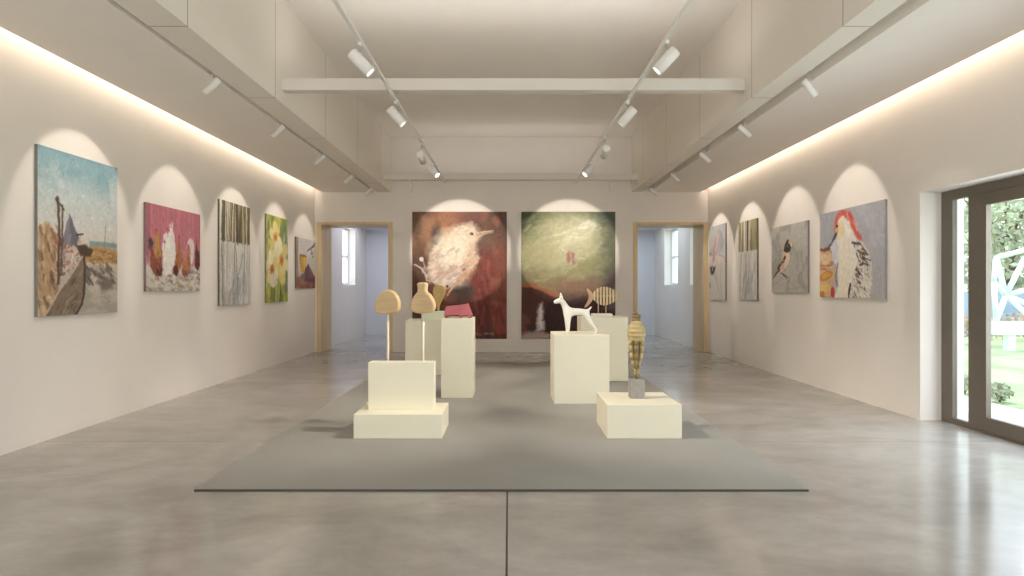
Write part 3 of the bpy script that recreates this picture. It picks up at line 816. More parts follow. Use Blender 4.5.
def paint_woodpecker(p):
    def q(x, y):
        t = 125+(50-125)*(x-47)/325.0; b = 535+5*(x-47)/325.0
        return ((x-47)/325.0, (y-t)/(b-t))
    p.grad([(0, (166,168,180)), (.6, (172,172,182)), (1, (176,172,176))])
    p.mottle((186,188,196), 3, .5, .66, .6)
    p.poly([q(*c) for c in [(145,150),(185,110),(215,140),(250,250),(262,330),(235,430),(215,545),(130,545),(150,470),(150,380),(115,345),(110,275),(140,250)]], (238,231,221), soft=.03, rag=.02)
    p.poly([q(*c) for c in [(110,260),(150,250),(150,370),(112,345)]], (210,210,220), soft=.05)
    p.poly([q(*c) for c in [(155,250),(215,240),(225,380),(205,545),(150,545)]], (240,228,206), soft=.06, k=.7)
    w = [q(*c) for c in [(225,265),(270,255),(305,310),(318,390),(310,545),(205,545),(225,430),(258,360)]]
    p.poly(w, (222,212,200), soft=.02, rag=.02)
    wm = p.polym(w)
    b0 = q(210, 260); b1 = q(318, 545)
    p.dabs(230, (b0[0], b0[1], b1[0], b1[1]), [(40,36,38),(66,60,58),(120,80,60),(240,234,226),(240,236,230)], .013, .7, 2.2, area=wm, k=1)
    for c0, c1 in (((225,262),(262,272)), ((250,300),(280,320)), ((275,290),(300,320)), ((245,400),(275,430)), ((262,370),(300,372)), ((275,340),(312,350))):
        p.line([q(*c0), q(*c1)], .016, (54,48,50), .9, .006)
    p.line([q(215,470), q(205,540)], .02, (52,46,46))
    crown = [(128,205),(132,160),(146,122),(182,95),(214,106),(236,150),(262,215),(282,262),(252,245),(222,195),(205,140),(182,122),(156,140),(150,175),(146,215)]
    p.poly([q(*c) for c in crown], (222,88,74), soft=.02, rag=.02)
    p.dabs(60, q(128,92)+q(282,262), [(238,140,120),(196,50,46),(240,180,160),(210,70,60)], .018, 1.0, 2, area=p.polym([q(*c) for c in crown]))
    p.poly([q(*c) for c in [(136,205),(152,165),(178,150),(190,200),(170,240),(140,235)]], (240,214,170), soft=.03)
    x, y = q(146,180); p.ell(x, y, .022, .018, (60,36,30)); p.ell(x+.005, y+.05, .03, .03, (214,150,80), k=.6)
    p.line([q(142,222), q(118,262), q(92,298)], .022, (66,62,84), 1, .016)
    p.poly([q(*c) for c in [(47,300),(90,292),(118,312),(122,380),(138,400),(128,470),(135,545),(47,545)]], (218,174,128), soft=.02, rag=.03)
    x, y = q(78,298); p.ell(x, y, .1, .02, (128,70,60))
    x, y = q(82,345); p.ell(x, y, .12, .07, (232,200,156), rag=.2)
    p.line([q(50,372), q(80,380), q(120,372)], .014, (176,110,80), .8); p.line([q(52,392), q(90,400)], .010, (196,90,70), .7)
    p.dabs(30, q(50,310)+q(118,400), [(240,214,170),(206,150,100),(190,100,74)], .016, .2, 2, k=.7)
    x, y = q(84,430); p.ell(x, y, .12, .055, (208,128,40), -.2); p.ell(x+.01, y-.005, .09, .035, (226,160,70), -.2)
    x, y = q(80,490); p.ell(x, y, .12, .05, (232,190,110), rag=.3)
    x, y = q(60,525); p.ell(x, y, .05, .04, (190,120,40)); x, y = q(122,515); p.ell(x, y, .04, .07, (196,52,44), rag=.3)
    p.line([q(150,370), q(140,430), q(146,480)], .014, (120,100,90), .8)

def paint_finch(p):
    def q(x, y):
        t = 108+(65-108)*(x-430)/245.0
        return ((x-430)/245.0, (y-t)/(496-t))
    p.grad([(0, (184,182,176)), (.5, (178,174,166)), (1, (182,176,164))])
    p.mottle((184,182,178), 4, .5, .64, .7); p.mottle((148,142,132), 5, .54, .66, .6)
    p.line([q(440,460), q(520,400), q(600,470), q(670,460)], .01, (140,132,112), .5)
    body = [(512,250),(535,238),(562,262),(556,315),(530,352),(500,378),(468,378),(478,345),(505,300)]
    p.poly([q(*c) for c in body], (222,182,146), soft=.02)
    p.poly([q(*c) for c in [(535,250),(562,262),(556,315),(530,352),(520,330)]], (234,206,178), soft=.04)
    p.line([q(528,285), q(508,318), q(478,350)], .035, (44,38,34), 1, .02)
    p.line([q(520,300), q(500,330)], .008, (220,200,160))
    p.line([q(490,358), q(465,380), q(444,408)], .028, (70,58,50), 1, .012)
    p.poly([q(*c) for c in [(520,245),(528,205),(546,175),(566,188),(570,225),(560,252),(540,256)]], (50,42,38), soft=.015)
    p.ell(*q(545,215), .02, .02, (110,100,90)); p.ell(*q(560,192), .03, .025, (206,182,110))
    p.ell(*q(570,205), .025, .03, (230,214,176)); p.line([q(568,196), q(584,202)], .014, (200,176,120), 1, .003)
    p.line([q(500,378), q(520,392), q(545,405)], .016, (110,90,70)); p.line([q(515,385), q(538,398)], .012, (90,74,60))
    p.line([q(560,470), q(600,478), q(630,476)], .005, (130,122,110), .6)

def paint_pinkbird(p):
    p.grad([(0, (184,186,188)), (.36, (192,190,188)), (.42, (214,205,196)), (1, (216,208,197))])
    p.mottle((146,150,154), 4, .5, .62, .6, area=(p.v < .4)*1.0); p.mottle((220,212,204), 4, .5, .64, .7, area=(p.v > .4)*1.0)
    p.poly([(.1,.44),(.4,.4),(.75,.42),(.95,.45),(.8,.52),(.5,.55),(.3,.62),(.05,.55)], (222,202,192), soft=.05)
    p.poly([(.45,.1),(.58,.16),(.54,.3),(.42,.42),(.32,.5),(.22,.46),(.28,.36),(.36,.26)], (210,158,156), soft=.04, rag=.03)
    p.line([(.5,.12),(.56,.2),(.48,.32)], .05, (226,190,186), .8); p.line([(.3,.34),(.26,.46)], .05, (188,116,114), .8)
    p.line([(0,.36),(.16,.37)], .02, (110,110,112), .7); p.line([(.62,.4),(.95,.44),(.98,.5)], .03, (160,150,140), .6)
    p.poly([(.05,.56),(.18,.53),(.3,.56),(.42,.54),(.36,.62),(.22,.66),(.1,.64)], (54,44,44), soft=.03, rag=.03)
    p.line([(.15,.52),(.25,.6)], .02, (220,200,190))
    p.line([(.3,.66),(.5,.75),(.62,.88),(.66,1)], .02, (176,164,152), .8); p.line([(.2,.7),(.35,.85),(.36,1)], .02, (214,202,190), .8)
    p.line([(.76,.5),(.72,.75),(.8,1)], .02, (160,154,142), .6); p.ell(.06,.8,.06,.05, (168,156,110), k=.7)
    p.dabs(30, (0,.4,1,1), [(184,174,164),(228,220,212)], .04, 1.2, 3, k=.5)

def paint_bird(p):
    def q(x, y): return ((x-52)/388.0, (y-50)/520.0)
    p.grad([(0, (104,70,54)), (.4, (116,64,50)), (.75, (104,44,38)), (1, (112,42,38))])
    p.mottle((70,46,38), 3, .48, .62, .8); p.mottle((158,92,62), 3.5, .52, .66, .7)
    p.ell(*q(90,150), .14, .16, (150,104,72), .2, .7, .9, .4); p.ell(*q(200,110), .2, .12, (188,120,78), -.3, .8, .9, .4)
    p.ell(*q(240,80), .16, .08, (150,92,72), 0, .8, .8, .4); p.ell(*q(70,110), .05, .12, (88,66,46), 0, .8, .8, .4)
    p.ell(*q(150,150), .06, .1, (70,58,58), .1, .8, .9, .4); p.ell(*q(160,210), .07, .09, (86,74,70), .1, .8, .8, .3)
    p.ell(*q(300,70), .14, .06, (112,66,60), 0, .8, .8, .3)
    p.ell(*q(360,180), .15, .1, (104,82,66), -.3, .8, .9, .4); p.ell(*q(405,110), .1, .1, (92,62,52), 0, .8, .9, .3)
    p.ell(*q(80,260), .1, .16, (92,58,42), 0, .8, .8, .4); p.ell(*q(90,400), .12, .18, (74,50,38), 0, .8, .9, .4)
    p.ell(*q(400,300), .14, .22, (150,70,52), 0, .9, .7, .5); p.ell(*q(340,330), .12, .2, (116,40,36), 0, .9, .8, .5)
    p.ell(*q(250,390), .14, .1, (48,40,32), .2, .7, .9, .4); p.ell(*q(180,450), .12, .16, (132,70,46), 0, .9, .8, .4)
    p.ell(*q(300,480), .2, .12, (98,34,34), 0, .9, .8, .4); p.ell(*q(420,480), .1, .2, (140,56,44), 0, .9, .8, .4)
    p.mottle((172,96,72), 7, .56, .68, .5, fy=6, area=np.clip((p.u-.6)*4, 0, 1)); p.mottle((62,28,28), 6, .54, .66, .6, fy=8, area=np.clip((p.v-.5)*3, 0, 1))
    p.dabs(60, (.6,.3,1,1), [(160,76,58),(84,30,30),(128,48,42)], .03, 1.4, 4, k=.5)
    body = [(238,118),(262,106),(292,104),(316,118),(324,150),(312,200),(318,250),(296,290),(262,318),(240,345),(200,362),(160,352),(128,322),(116,280),(124,230),(150,190),(195,155)]
    p.poly([q(*c) for c in body], (222,192,162), soft=.05, rag=.05)
    bmk = p.polym([q(*c) for c in body], .03)
    p.ell(*q(215,200), .22, .14, (244,226,196), -.5, .8, .95, .3); p.ell(*q(270,145), .14, .08, (240,214,184), -.2, .7, .9, .3)
    p.ell(*q(200,320), .18, .07, (206,186,178), .2, .8, .85, .4); p.ell(*q(285,250), .08, .12, (224,176,138), .1, .8, .8, .4)
    p.dabs(80, q(116,104)+q(324,360), [(252,240,216),(238,214,184),(222,186,152),(246,230,206),(206,186,178)], .055, -.75, 1.8, k=.5, area=bmk)
    p.ell(*q(220,205), .17, .10, (252,238,208), -.5, .9, .9, .3)
    p.dabs(40, q(120,200)+q(324,340), [(226,160,116),(196,170,164),(250,238,222)], .026, -.6, 2.2, k=.6, area=bmk)
    p.dabs(40, q(150,270)+q(290,355), [(186,156,146),(206,140,100),(236,224,214),(176,150,142)], .022, -.5, 1.8, k=.6, area=bmk)
    p.dabs(14, q(225,106)+q(300,128), [(252,244,230),(206,176,156)], .016, -.2, 2, k=.6)
    p.poly([q(*c) for c in [(312,132),(345,128),(384,126),(380,134),(345,144),(318,156)]], (218,184,152), soft=.015)
    p.line([q(320,143), q(382,130)], .006, (130,84,64), .7)
    p.ell(*q(296,140), .02, .014, (90,56,46)); p.ell(*q(262,285), .024, .010, (140,92,76), -.4, .6, .7); p.ell(*q(195,355), .015, .012, (70,50,50))
    p.line([q(240,330), q(215,362), q(196,392)], .022, (214,160,112), .9, .012); p.line([q(270,300), q(240,338)], .03, (216,150,96), .7)
    p.line([q(112,330), q(106,300), q(92,282), q(62,268)], .012, (206,190,180), .9); p.line([q(112,318), q(122,296), q(132,290)], .012, (190,176,170), .9)
    p.ell(*q(90,244), .025, .018, (222,210,200), .4); p.line([q(96,252), q(104,280)], .01, (190,170,160), .8)
    p.line([q(118,332), q(140,330)], .01, (176,164,164), .8)
    p.dabs(16, q(318,546)+q(384,556), [(206,170,140)], .008, .2, 2.0, k=.8)

def paint_storm(p):
    def q(x, y): return ((x-47)/385.0, (y-50)/520.0)
    p.grad([(0, (84,92,56)), (.2, (112,116,78)), (.45, (124,122,84)), (.6, (112,100,72)), (.72, (84,52,42)), (1, (58,32,32))])
    p.mottle((68,78,50), 3, .5, .64, .7, area=(p.v < .5)*1.0)
    p.ell(*q(75,90), .14, .1, (58,70,38), 0, .9, .8, .4); p.ell(*q(410,150), .14, .28, (74,82,70), 0, .9, .9, .3); p.ell(*q(395,85), .18, .06, (62,76,66), 0, .9, .9, .3)
    p.ell(*q(220,190), .40, .24, (180,178,130), -.2, 1.0, .95, .3); p.ell(*q(240,160), .3, .17, (214,210,166), -.3, .9, .9, .3); p.ell(*q(110,230), .2, .1, (178,170,120), -.3, .9, .7, .3)
    p.ell(*q(270,130), .2, .09, (232,230,196), -.2, .8, .9, .3); p.ell(*q(300,100), .08, .035, (236,234,212), 0, .5, .9, .4); p.ell(*q(335,110), .06, .03, (222,222,196), 0, .6, .9, .4)
    p.ell(*q(315,280), .22, .06, (146,140,96), -.3, .9, .7, .4); p.ell(*q(140,320), .3, .05, (134,120,80), .1, .9, .6, .4)
    p.dabs(50, (0,.05,.85,.55), [(206,202,158),(150,148,104),(190,184,140)], .05, -.4, 3.5, k=.3)
    p.ell(*q(300,355), .3, .05, (140,96,78), 0, .9, .8, .4); p.ell(*q(350,330), .1, .04, (120,104,88), 0, .9, .7, .4)
    p.poly([q(*c) for c in [(47,345),(90,342),(130,362),(170,380),(190,400),(200,470),(180,575),(47,575)]], (72,34,26), soft=.03, rag=.03)
    p.line([q(47,350), q(90,348), q(135,368), q(185,392)], .035, (164,92,52), .9); p.line([q(120,352), q(170,366), q(210,398)], .025, (150,110,76), .8)
    p.poly([q(*c) for c in [(150,420),(200,405),(250,420),(300,440),(330,575),(140,575)]], (54,26,28), soft=.03, rag=.03)
    p.poly([q(*c) for c in [(230,420),(300,395),(360,410),(436,380),(436,575),(230,575)]], (66,38,40), soft=.04, rag=.04)
    p.poly([q(*c) for c in [(370,380),(385,330),(412,300),(436,290),(436,470),(380,450)]], (92,76,78), soft=.05, rag=.05)
    p.mottle((40,20,22), 5, .5, .62, .7, area=np.clip((p.v-.68)*5, 0, 1)); p.mottle((120,62,44), 5, .58, .68, .6, area=np.clip((p.v-.6)*4, 0, 1)*(p.u < .55))
    p.poly([q(*c) for c in [(118,425),(132,418),(136,470),(144,530),(108,540),(112,480)]], (206,196,196), soft=.03, k=.95, rag=.02)
    p.line([q(125,430), q(126,520)], .015, (232,226,224), .9)
    p.poly([q(*c) for c in [(47,548),(110,535),(170,552),(170,575),(47,575)]], (170,146,136), soft=.04, rag=.04)
    p.line([q(213,200), q(228,215), q(240,222)], .013, (232,222,204)); p.line([q(270,236), q(310,242)], .009, (222,206,184), .9)
    p.poly([q(*c) for c in [(232,222),(250,210),(266,222),(268,262),(258,268),(252,246),(240,262),(234,256)]], (172,118,108), soft=.02)
    p.line([q(250,212), q(252,250)], .012, (206,160,148))
    p.line([q(220,190), q(224,182)], .01, (222,206,180))

LX, RXw = XL, XR
def left(y0, y1, zt, zb, fn, seed, nx, label, edge, **kw):
    p = Paint(y1-y0, zt-zb, nx, seed); fn(p, **kw); p.detail(*DETAIL[fn.__name__[6:]]); hang(p, label, (XL, y0, zt), (0, 1, 0), (1, 0, 0), edge)
def rightw(yfar, ynear, zt, zb, fn, seed, nx, label, edge, **kw):
    p = Paint(yfar-ynear, zt-zb, nx, seed); fn(p, **kw); p.detail(*DETAIL[fn.__name__[6:]]); hang(p, label, (XR, yfar, zt), (0, -1, 0), (-1, 0, 0), edge)
left(5.55, 6.68, 2.69, 1.14, paint_boats, 1, 130, 'tall canvas of moored wooden boats under a pale blue sky, nearest on left wall', (96,92,84))
left(7.21, 8.47, 2.40, 1.36, paint_hens, 2, 110, 'canvas of white and brown hens against a pink wall', (120,66,72))
left(9.04, 10.10, 2.70, 1.14, paint_birches, 3, 110, 'tall canvas of pale birch trunks hung on the left wall', (74,66,48))
left(10.78, 11.83, 2.695, 1.14, paint_daffodils, 4, 100, 'tall canvas of yellow daffodils with green stems', (110,112,56))
left(12.30, 13.50, 2.42, 1.40, paint_still, 5, 90, 'still life canvas with a yellow cup beside the left doorway', (110,84,72))
rightw(8.62, 7.13, 2.42, 1.275, paint_woodpecker, 6, 150, 'canvas of a red-crowned white bird with speckled wing on grey, nearest the entrance', (150,146,146))
rightw(10.20, 8.97, 2.38, 1.33, paint_finch, 7, 110, 'grey canvas of a small black-headed perched bird', (120,114,104))
rightw(11.67, 10.80, 2.62, 1.19, paint_birches, 8, 90, 'narrow canvas of bleached trunks under an olive band on the right wall', (90,84,64), var=1, top=(162,150,108), dark=(112,102,70), low=(204,198,190))
rightw(13.38, 12.38, 2.70, 1.15, paint_pinkbird, 9, 90, 'pale canvas with a pink and black bird beside the right doorway', (140,134,128))
p = Paint(2.062, 2.77, 190, 10); paint_bird(p); p.detail(*DETAIL['bird']); hang(p, 'large canvas of a fluffy cream bird on dark red, left of two on back wall', (-2.11, YB-0.012, 3.062), (1, 0, 0), (0, -1, 0), (84,50,42))
p = Paint(2.047, 2.77, 190, 11); paint_storm(p); p.detail(*DETAIL['storm']); hang(p, 'large canvas of a glowing green sky over dark cliffs and a waterfall, on back wall', (0.271, YB-0.012, 3.062), (1, 0, 0), (0, -1, 0), (70,72,50))

# ------------------------------------------------------------------ lighting tracks and spotlights
def track(x, z0, z1, y0, y1, label):
    bm = bmesh.new(); box(bm, x-0.017, x+0.017, y0, y1, z0, z1)
    return tag(obj('lighting_track', bm, M['lamp_white'], bevel=0.003), label, 'track', 'ceiling lighting tracks')
TLX, TRX = -1.34, 1.41
track(TLX, 3.61, 3.645, -2.2, 13.05, 'long white lighting track under the beams, left of the room centre')
track(TRX, 3.61, 3.645, -2.2, 13.05, 'long white lighting track under the beams, right of the room centre')
track(-2.92, ZS+0.085, ZS+0.12, YF+0.1, YB-0.1, 'white lighting track recessed in the slot above the left wall paintings')
track(2.985, ZS+0.085, ZS+0.12, YF+0.1, YB-0.1, 'white lighting track recessed in the slot above the right wall paintings')

def head_meshes(L_, R_):
    bm = bmesh.new(); n = 24      # hollow can open to -Z
    prof = [(0.0, L_/2), (R_*.92, L_/2), (R_, L_/2-0.008), (R_, -L_/2), (R_*.84, -L_/2), (R_*.80, -L_/2+0.03)]
    rings = []
    for r, z in prof[1:]:
        rings.append([bm.verts.new((r*math.cos(2*PI*i/n), r*math.sin(2*PI*i/n), z)) for i in range(n)])
    for k in range(len(rings)-1):
        for i in range(n):
            f = bm.faces.new((rings[k][i], rings[k][(i+1) % n], rings[k+1][(i+1) % n], rings[k+1][i])); f.smooth = k not in (0,)
    bm.faces.new(rings[0])
    bm.faces.new(rings[-1][::-1])
    bmesh.ops.recalc_face_normals(bm, faces=bm.faces[:])
    me = bpy.data.meshes.new('lamp_head'); bm.to_mesh(me); bm.free(); me.materials.append(M['lamp_white'])
    bm = bmesh.new(); tube(bm, (0, 0, -L_/2+0.010), (0, 0, -L_/2+0.020), R_*.78, n=20)
    ml = bpy.data.meshes.new('lens'); bm.to_mesh(ml); bm.free(); ml.materials.append(M['lens'])
    bm = bmesh.new(); box(bm, -0.016, 0.016, -0.05, 0.05, -0.028, 0.0)
    ma = bpy.data.meshes.new('adapter'); bm.to_mesh(ma); bm.free(); ma.materials.append(M['lamp_white'])
    bm = bmesh.new(); tube(bm, (0, 0, 0.0), (0, 0, -1.0), 0.009, n=10)
    mr = bpy.data.meshes.new('stem'); bm.to_mesh(mr); bm.free(); mr.materials.append(M['lamp_white'])
    return me, ml, ma, mr
WALLHEAD = head_meshes(0.20, 0.032)
BIGHEAD = head_meshes(0.24, 0.055)

WARM = (1.0, 0.90, 0.79)
def spotlight(meshes, x, y, z, drop, aim, label, group, L_, energy, cone, blend, radius=0.03, off=0.0):
    t = thing('spotlight', label, 'spotlight', (x, y, z), 0, group)
    mh, ml, ma, mr = meshes
    def part(name, me, loc, rot=None, sc=None, parent=t):
        o = bpy.data.objects.new(name, me); COL.objects.link(o); o.parent = parent; o.location = loc
        if rot is not None: o.rotation_mode = 'QUATERNION'; o.rotation_quaternion = rot
        if sc: o.scale = sc
        return o
    part('adapter', ma, (0, 0, 0))
    part('stem', mr, (0, 0, -0.02), None, (1, 1, drop-0.02))
    c = Vector((off, 0, -drop))
    d = (Vector(aim)-(Vector((x, y, z))+c)).normalized()
    q = (-d).to_track_quat('Z', 'Y')
    h = part('lamp_head', mh, c, q)
    part('lens', ml, (0, 0, 0), None, None, h)
    ld = bpy.data.lights.new('spot_beam', 'SPOT'); ld.energy = energy; ld.color = WARM; ld.spot_size = math.radians(cone); ld.spot_blend = blend; ld.shadow_soft_size = radius
    lo = bpy.data.objects.new('spot_beam', ld); COL.objects.link(lo); lo.parent = t
    lo.location = c+d*(L_/2+0.012); lo.rotation_mode = 'QUATERNION'; lo.rotation_quaternion = q
    return t

WE = 38
names_l = ['boats', 'hens', 'birch trunks', 'daffodils', 'yellow cup']
for nm, y, w, e in zip(names_l, (6.10, 7.85, 9.57, 11.30, 12.85), (50, 56, 50, 48, 46), (WE*1.0, WE*.9, WE, WE, WE*.8)):
    zc = 2.12 if nm not in ('hens', 'yellow cup') else 2.10
    spotlight(WALLHEAD, -2.92, y, ZS+0.085, 0.20, (XL, y, zc), 'small white spotlight in left slot aimed at the %s painting' % nm, 'spotlights over the left wall', 0.20, e, 57, 0.24)
names_r = ['bare wall beside the entrance', 'red-crowned bird painting', 'perched bird painting', 'olive trunks painting', 'pink bird painting']
for nm, y, e, zc, cone in zip(names_r, (6.16, 7.85, 9.44, 11.15, 12.80), (6, WE, WE*1.05, WE*1.25, WE*1.3), (1.6, 2.10, 2.10, 2.12, 2.12), (52, 58, 57, 56, 56)):
    spotlight(WALLHEAD, 2.985, y, ZS+0.085, 0.20, (XR, y, zc), 'small white spotlight in right slot aimed at the %s' % nm, 'spotlights over the right wall', 0.20, e, cone, 0.24)
CE = 310
for i, (y, aim, nm, e, cone, bl) in enumerate(((5.62, (1.75, 6.15, 0.2), 'ochre figure', CE, 54, 1.0), (7.38, (1.25, 7.85, 0.5), 'white dog', CE*.75, 52, 1.0), (9.5, (-1.08, YB, 2.27), 'cream bird canvas', CE*1.15, 31.5, .2), (11.02, (1.2, 9.6, 0.6), 'slatted fish', CE*.6, 56, .7))):
    spotlight(BIGHEAD, TLX, y, 3.61, (0.17, 0.17, 0.22, 0.13)[i], aim, 'white cylinder spotlight on the left centre track aimed at the %s' % nm, 'spotlights on the centre tracks', 0.24, e, cone, bl, 0.03)
for i, (y, aim, nm, e, cone, bl) in enumerate(((5.57, (-1.60, 6.15, 0.25), 'dome and bell shapes', CE, 54, 1.0), (7.39, (-1.0, 8.1, 0.5), 'folded pink sculpture', CE*.75, 52, 1.0), (9.08, (1.30, YB, 2.26), 'green sky canvas', CE*1.3, 29, .2), (10.96, (-1.2, 9.9, 0.6), 'golden bud', CE*.6, 56, .7))):
    spotlight(BIGHEAD, TRX, y, 3.61, (0.17, 0.17, 0.22, 0.13)[i], aim, 'white cylinder spotlight on the right centre track aimed at the %s' % nm, 'spotlights on the centre tracks', 0.24, e, cone, bl, 0.03)
for x, sd in ((-2.04, 'left'), (2.12, 'right')):
    spotlight(WALLHEAD, x, 12.905, 3.645, 0.15, (x*1.1, 13.5, 1.0), 'small white spotlight hanging under the far cross beam, %s one' % sd, 'spotlights under the far beam', 0.20, 4, 40, 0.5)

# ------------------------------------------------------------------ lights: coves, daylight, added fill
def area(name, loc, direction, sx, sy, energy, color, spread=PI):
    ld = bpy.data.lights.new(name, 'AREA'); ld.shape = 'RECTANGLE'; ld.size = sx; ld.size_y = sy; ld.energy = energy; ld.color = color; ld.spread = spread
    o = bpy.data.objects.new(name, ld); COL.objects.link(o); o.location = loc
    o.rotation_mode = 'QUATERNION'; o.rotation_quaternion = Vector(direction).to_track_quat('-Z', 'Y')
    return o
ylen = YB-YF-0.2; ymid = (YB+YF)/2
for sgn, x in ((-1, -4.10), (1, 4.20)):
    o = area('cove_lamp', (x, ymid, ZS+0.20), (sgn*1.0, 0, -0.75), ylen, 0.04, 31, (1.0, 0.87, 0.70))
    # long axis along Y
    zax = -Vector((sgn*1.0, 0, -0.75)).normalized(); xax = Vector((0, 1, 0)); yax = zax.cross(xax)
    o.rotation_quaternion = Matrix((xax, yax, zax)).transposed().to_quaternion()
for y, e in ((7.095, 9), (12.9, 4)):   # unseen lamps added above the cross beams to brighten the ceiling
    area('ceiling_fill', (0.05, y, 3.80), (0, 0, 1), 4.4, 0.08, e, (1.0, 0.96, 0.91))
# daylight at the entrance, with added fill lamps for rear room and front
area('rear_room_fill', (-3.0, 16.3, ZR-0.02), (0, 0, -1), 2.2, 2.6, 24, (0.80, 0.82, 1.0))  # unseen pair added to give the rear room its bluish light
area('rear_room_fill', (3.1, 16.3, ZR-0.02), (0, 0, -1), 2.2, 2.6, 26, (0.74, 0.87, 1.0))
area('entrance_daylight', (4.9, 4.6, 1.5), (-1, 0.0, -0.15), 2.6, 2.2, 70, (0.90, 0.95, 1.0))
area('front_fill', (0, YF-0.5, 2.0), (0, 1, 0.15), 6.0, 2.8, 120, (1.0, 0.96, 0.92))  # unseen fill added behind the camera

sd = bpy.data.lights.new('sun', 'SUN'); sd.energy = 2.2; sd.angle = 0.05; sd.color = (1.0, 0.97, 0.92)
so = bpy.data.objects.new('sun', sd); COL.objects.link(so); so.location = (10, 10, 12)
so.rotation_mode = 'QUATERNION'; so.rotation_quaternion = Vector((-0.03, -0.45, -0.86)).to_track_quat('-Z', 'Y')
w = bpy.data.worlds.new('sky'); SC.world = w; w.use_nodes = True
nt = w.node_tree; N, L = nt.nodes, nt.links
bg = N['Background']
tc = N.new('ShaderNodeTexCoord'); sp = N.new('ShaderNodeSeparateXYZ'); L.new(tc.outputs['Generated'], sp.inputs[0])
rp = N.new('ShaderNodeValToRGB'); rp.color_ramp.elements[0].position = 0.0; rp.color_ramp.elements[0].color = (0.95, 0.97, 1.0, 1)
rp.color_ramp.elements[1].position = 0.7; rp.color_ramp.elements[1].color = (0.62, 0.78, 1.0, 1)
L.new(sp.outputs['Z'], rp.inputs[0]); L.new(rp.outputs[0], bg.inputs['Color']); bg.inputs['Strength'].default_value = 2.6

# ------------------------------------------------------------------ outdoors beyond the entrance
bm = bmesh.new(); box(bm, 4.66, 6.0, -6, 30, -0.2, -0.02); struct('paving', bm, M['paving'])
bm = bmesh.new(); box(bm, 6.0, 60, -20, 60, -0.2, -0.015); o = obj('lawn', bm, M['lawn']); o['kind'] = 'structure'
bm = bmesh.new(); box(bm, 5.04, 5.10, 6.95, 7.01, -0.02, 3.4)
tag(obj('canopy_post', bm, M['pvc'], bevel=0.004), 'slender white post standing just outside the narrow side pane', 'post')

def leaf_cloud(bm, n, c, rad, size):
    for i in range(n):
        d = Vector((random.gauss(0, 1), random.gauss(0, 1), random.gauss(0, 1))).normalized()*random.random()**0.4
        pos = Vector(c)+Vector((d.x*rad[0], d.y*rad[1], d.z*rad[2]))
        q = Quaternion((random.random()-.5, random.random()-.5, random.random()-.5, random.random()-.5)).normalized()
        s_ = size*random.uniform(.6, 1.3)
        vs_ = [bm.verts.new(pos+q@Vector(v)) for v in ((-s_, 0, 0), (0, -s_*.45, 0), (s_, 0, 0), (0, s_*.45, 0))]
        bm.faces.new(vs_)
def tree(x, y, h, r, m, label):
    t = thing('tree', label, 'tree', (x, y, -0.015), 0, 'trees beyond the lawn')
    bm = bmesh.new(); tube(bm, (0, 0, 0), (0.1, 0, h*.5), .22, .14, 12)
    for k in range(5):
        a = k*1.3; tube(bm, (0.05, 0, h*(.3+.04*k)), (math.cos(a)*r*.6, math.sin(a)*r*.6, h*(.55+.05*k)), .08, .03, 8)
    obj('trunk', bm, M['bark'], t)
    bm = bmesh.new()
    for k in range(9):
        a = k*2.4; rr = r*.55 if k else 0
        leaf_cloud(bm, 480, (math.cos(a)*rr, math.sin(a)*rr, h*(.20+.06*k)), (r*.58, r*.58, r*.45), .12)
    obj('crown', bm, m, t)
tree(16.6, 20.6, 7.0, 2.1, M['leaf_a'], 'bushy green tree seen through the door glass left of the mint framework')
tree(23.5, 29.0, 9.0, 2.8, M['leaf_b'], 'tall dull green tree rising behind the mint framework')
tree(15.8, 26.5, 8.5, 2.4, M['leaf_b'], 'tall dull green tree seen through the narrow side pane')
tree(24.5, 20.8, 8.0, 2.6, M['leaf_a'], 'green tree at the far right beyond the blue grey wall')
def bush(x, y, r, h, m, label, n=420, size=.07):
    t = thing('shrub', label, 'shrub', (x, y, -0.015), 0, 'shrubs by the lawn')
    bm = bmesh.new()
    for k in range(5):
        a = k*1.26; tube(bm, (0, 0, 0), (math.cos(a)*r*.5, math.sin(a)*r*.5, h*.7), .012, .005, 6)
    obj('stems', bm, M['bark'], t)
    bm = bmesh.new(); leaf_cloud(bm, n, (0, 0, h*.55), (r, r, h*.45), size); obj('foliage', bm, m, t)
bush(6.10, 8.30, .13, .28, M['leaf_a'], 'low green shrub at the paving edge seen through the side pane', 260, .035)
bush(6.08, 7.68, .13, .24, M['leaf_a'], 'low green shrub at the paving edge seen at the foot of the door glass', 260, .035)
bush(11.6, 15.4, .75, .8, M['leaf_r'], 'russet shrub at the far edge of the lawn, left')
bush(13.9, 16.6, .9, .8, M['leaf_r'], 'russet shrub under the mint framework')
bush(11.4, 18.2, .9, 1.2, M['leaf_a'], 'green shrub beyond the lawn seen through the side pane')
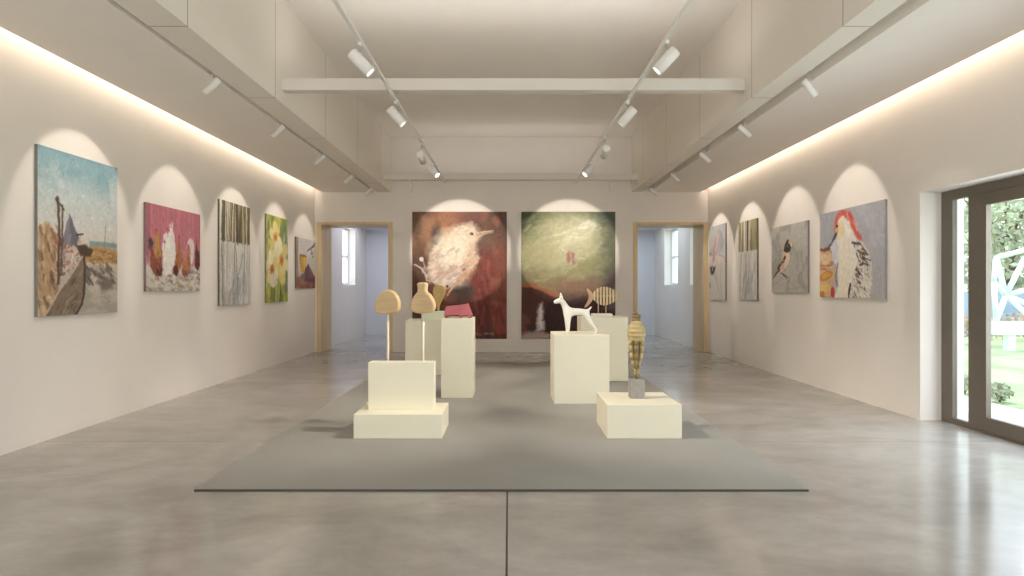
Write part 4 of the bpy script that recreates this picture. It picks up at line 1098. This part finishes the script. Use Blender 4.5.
# pale mint steel framework of triangles on a beam
t = thing('steel_framework', 'pale mint steel framework of angular triangles raised on posts over the lawn', 'structure', (11.5, 14.0, -0.015))
bm = bmesh.new(); box(bm, -0.6, 4.5, -0.12, 0.12, 0.36, 0.66); obj('base_beam', bm, M['frame_mint'], t, bevel=.01)
for x in (-0.2, 1.6, 3.6):
    bm = bmesh.new(); box(bm, x-.08, x+.08, -.08, .08, 0, .37); obj('post', bm, M['frame_mint'], t)
nd = {}
for nme, c in {'a': (-.55, .0, 1.55), 'b': (-.2, .1, 1.25), 'c': (.15, 0, 2.1), 'd': (1.0, 0, 2.5), 'e': (.9, .1, 1.55), 'f': (1.9, 0, 2.2), 'g': (-.5, 0, 2.1), 'h': (.3, -.1, .66), 'i': (1.2, 0, .66), 'j': (2.4, 0, 1.4), 'k': (2.3, 0, .66), 'l': (-.5, 0, .66), 'm': (3.4, 0, 2.3), 'n': (3.6, 0, .66)}.items(): nd[nme] = Vector(c)
for e in ('ab', 'gb', 'gd', 'bc', 'cd', 'be', 'ce', 'bh', 'bi', 'ei', 'de', 'df', 'ef', 'ej', 'fj', 'jk', 'ik'[:2], 'ji', 'la', 'lb', 'fm', 'jm', 'mn', 'jn', 'ag'):
    bm = bmesh.new(); tube(bm, nd[e[0]], nd[e[1]], .055, n=10); obj('strut', bm, M['frame_mint'], t)
bm = bmesh.new(); box(bm, 14.0, 34.0, 19.0, 19.3, -0.015, 1.25)
tag(obj('garden_wall', bm, M['blue_clad']), 'low blue grey wall beyond the lawn behind the mint framework', 'wall')

# ------------------------------------------------------------------ camera
cd = bpy.data.cameras.new('camera'); cam = bpy.data.objects.new('camera', cd); COL.objects.link(cam)
cam.location = (0, 0, 1.4); cam.rotation_euler = (PI/2, 0, 0)
cd.sensor_width = 36; cd.lens = 620/1024*36; cd.shift_x = 3/1024; cd.clip_start = 0.05; cd.clip_end = 200
SC.camera = cam
SC.view_settings.view_transform = 'Standard'
SC.view_settings.look = 'None'
SC.view_settings.exposure = 0.40
SC.cycles.use_denoising = True
SC.cycles.max_bounces = 10; SC.cycles.diffuse_bounces = 6; SC.cycles.transparent_max_bounces = 12
SC.cycles.caustics_reflective = False; SC.cycles.caustics_refractive = False
SC.cycles.sample_clamp_indirect = 6.0
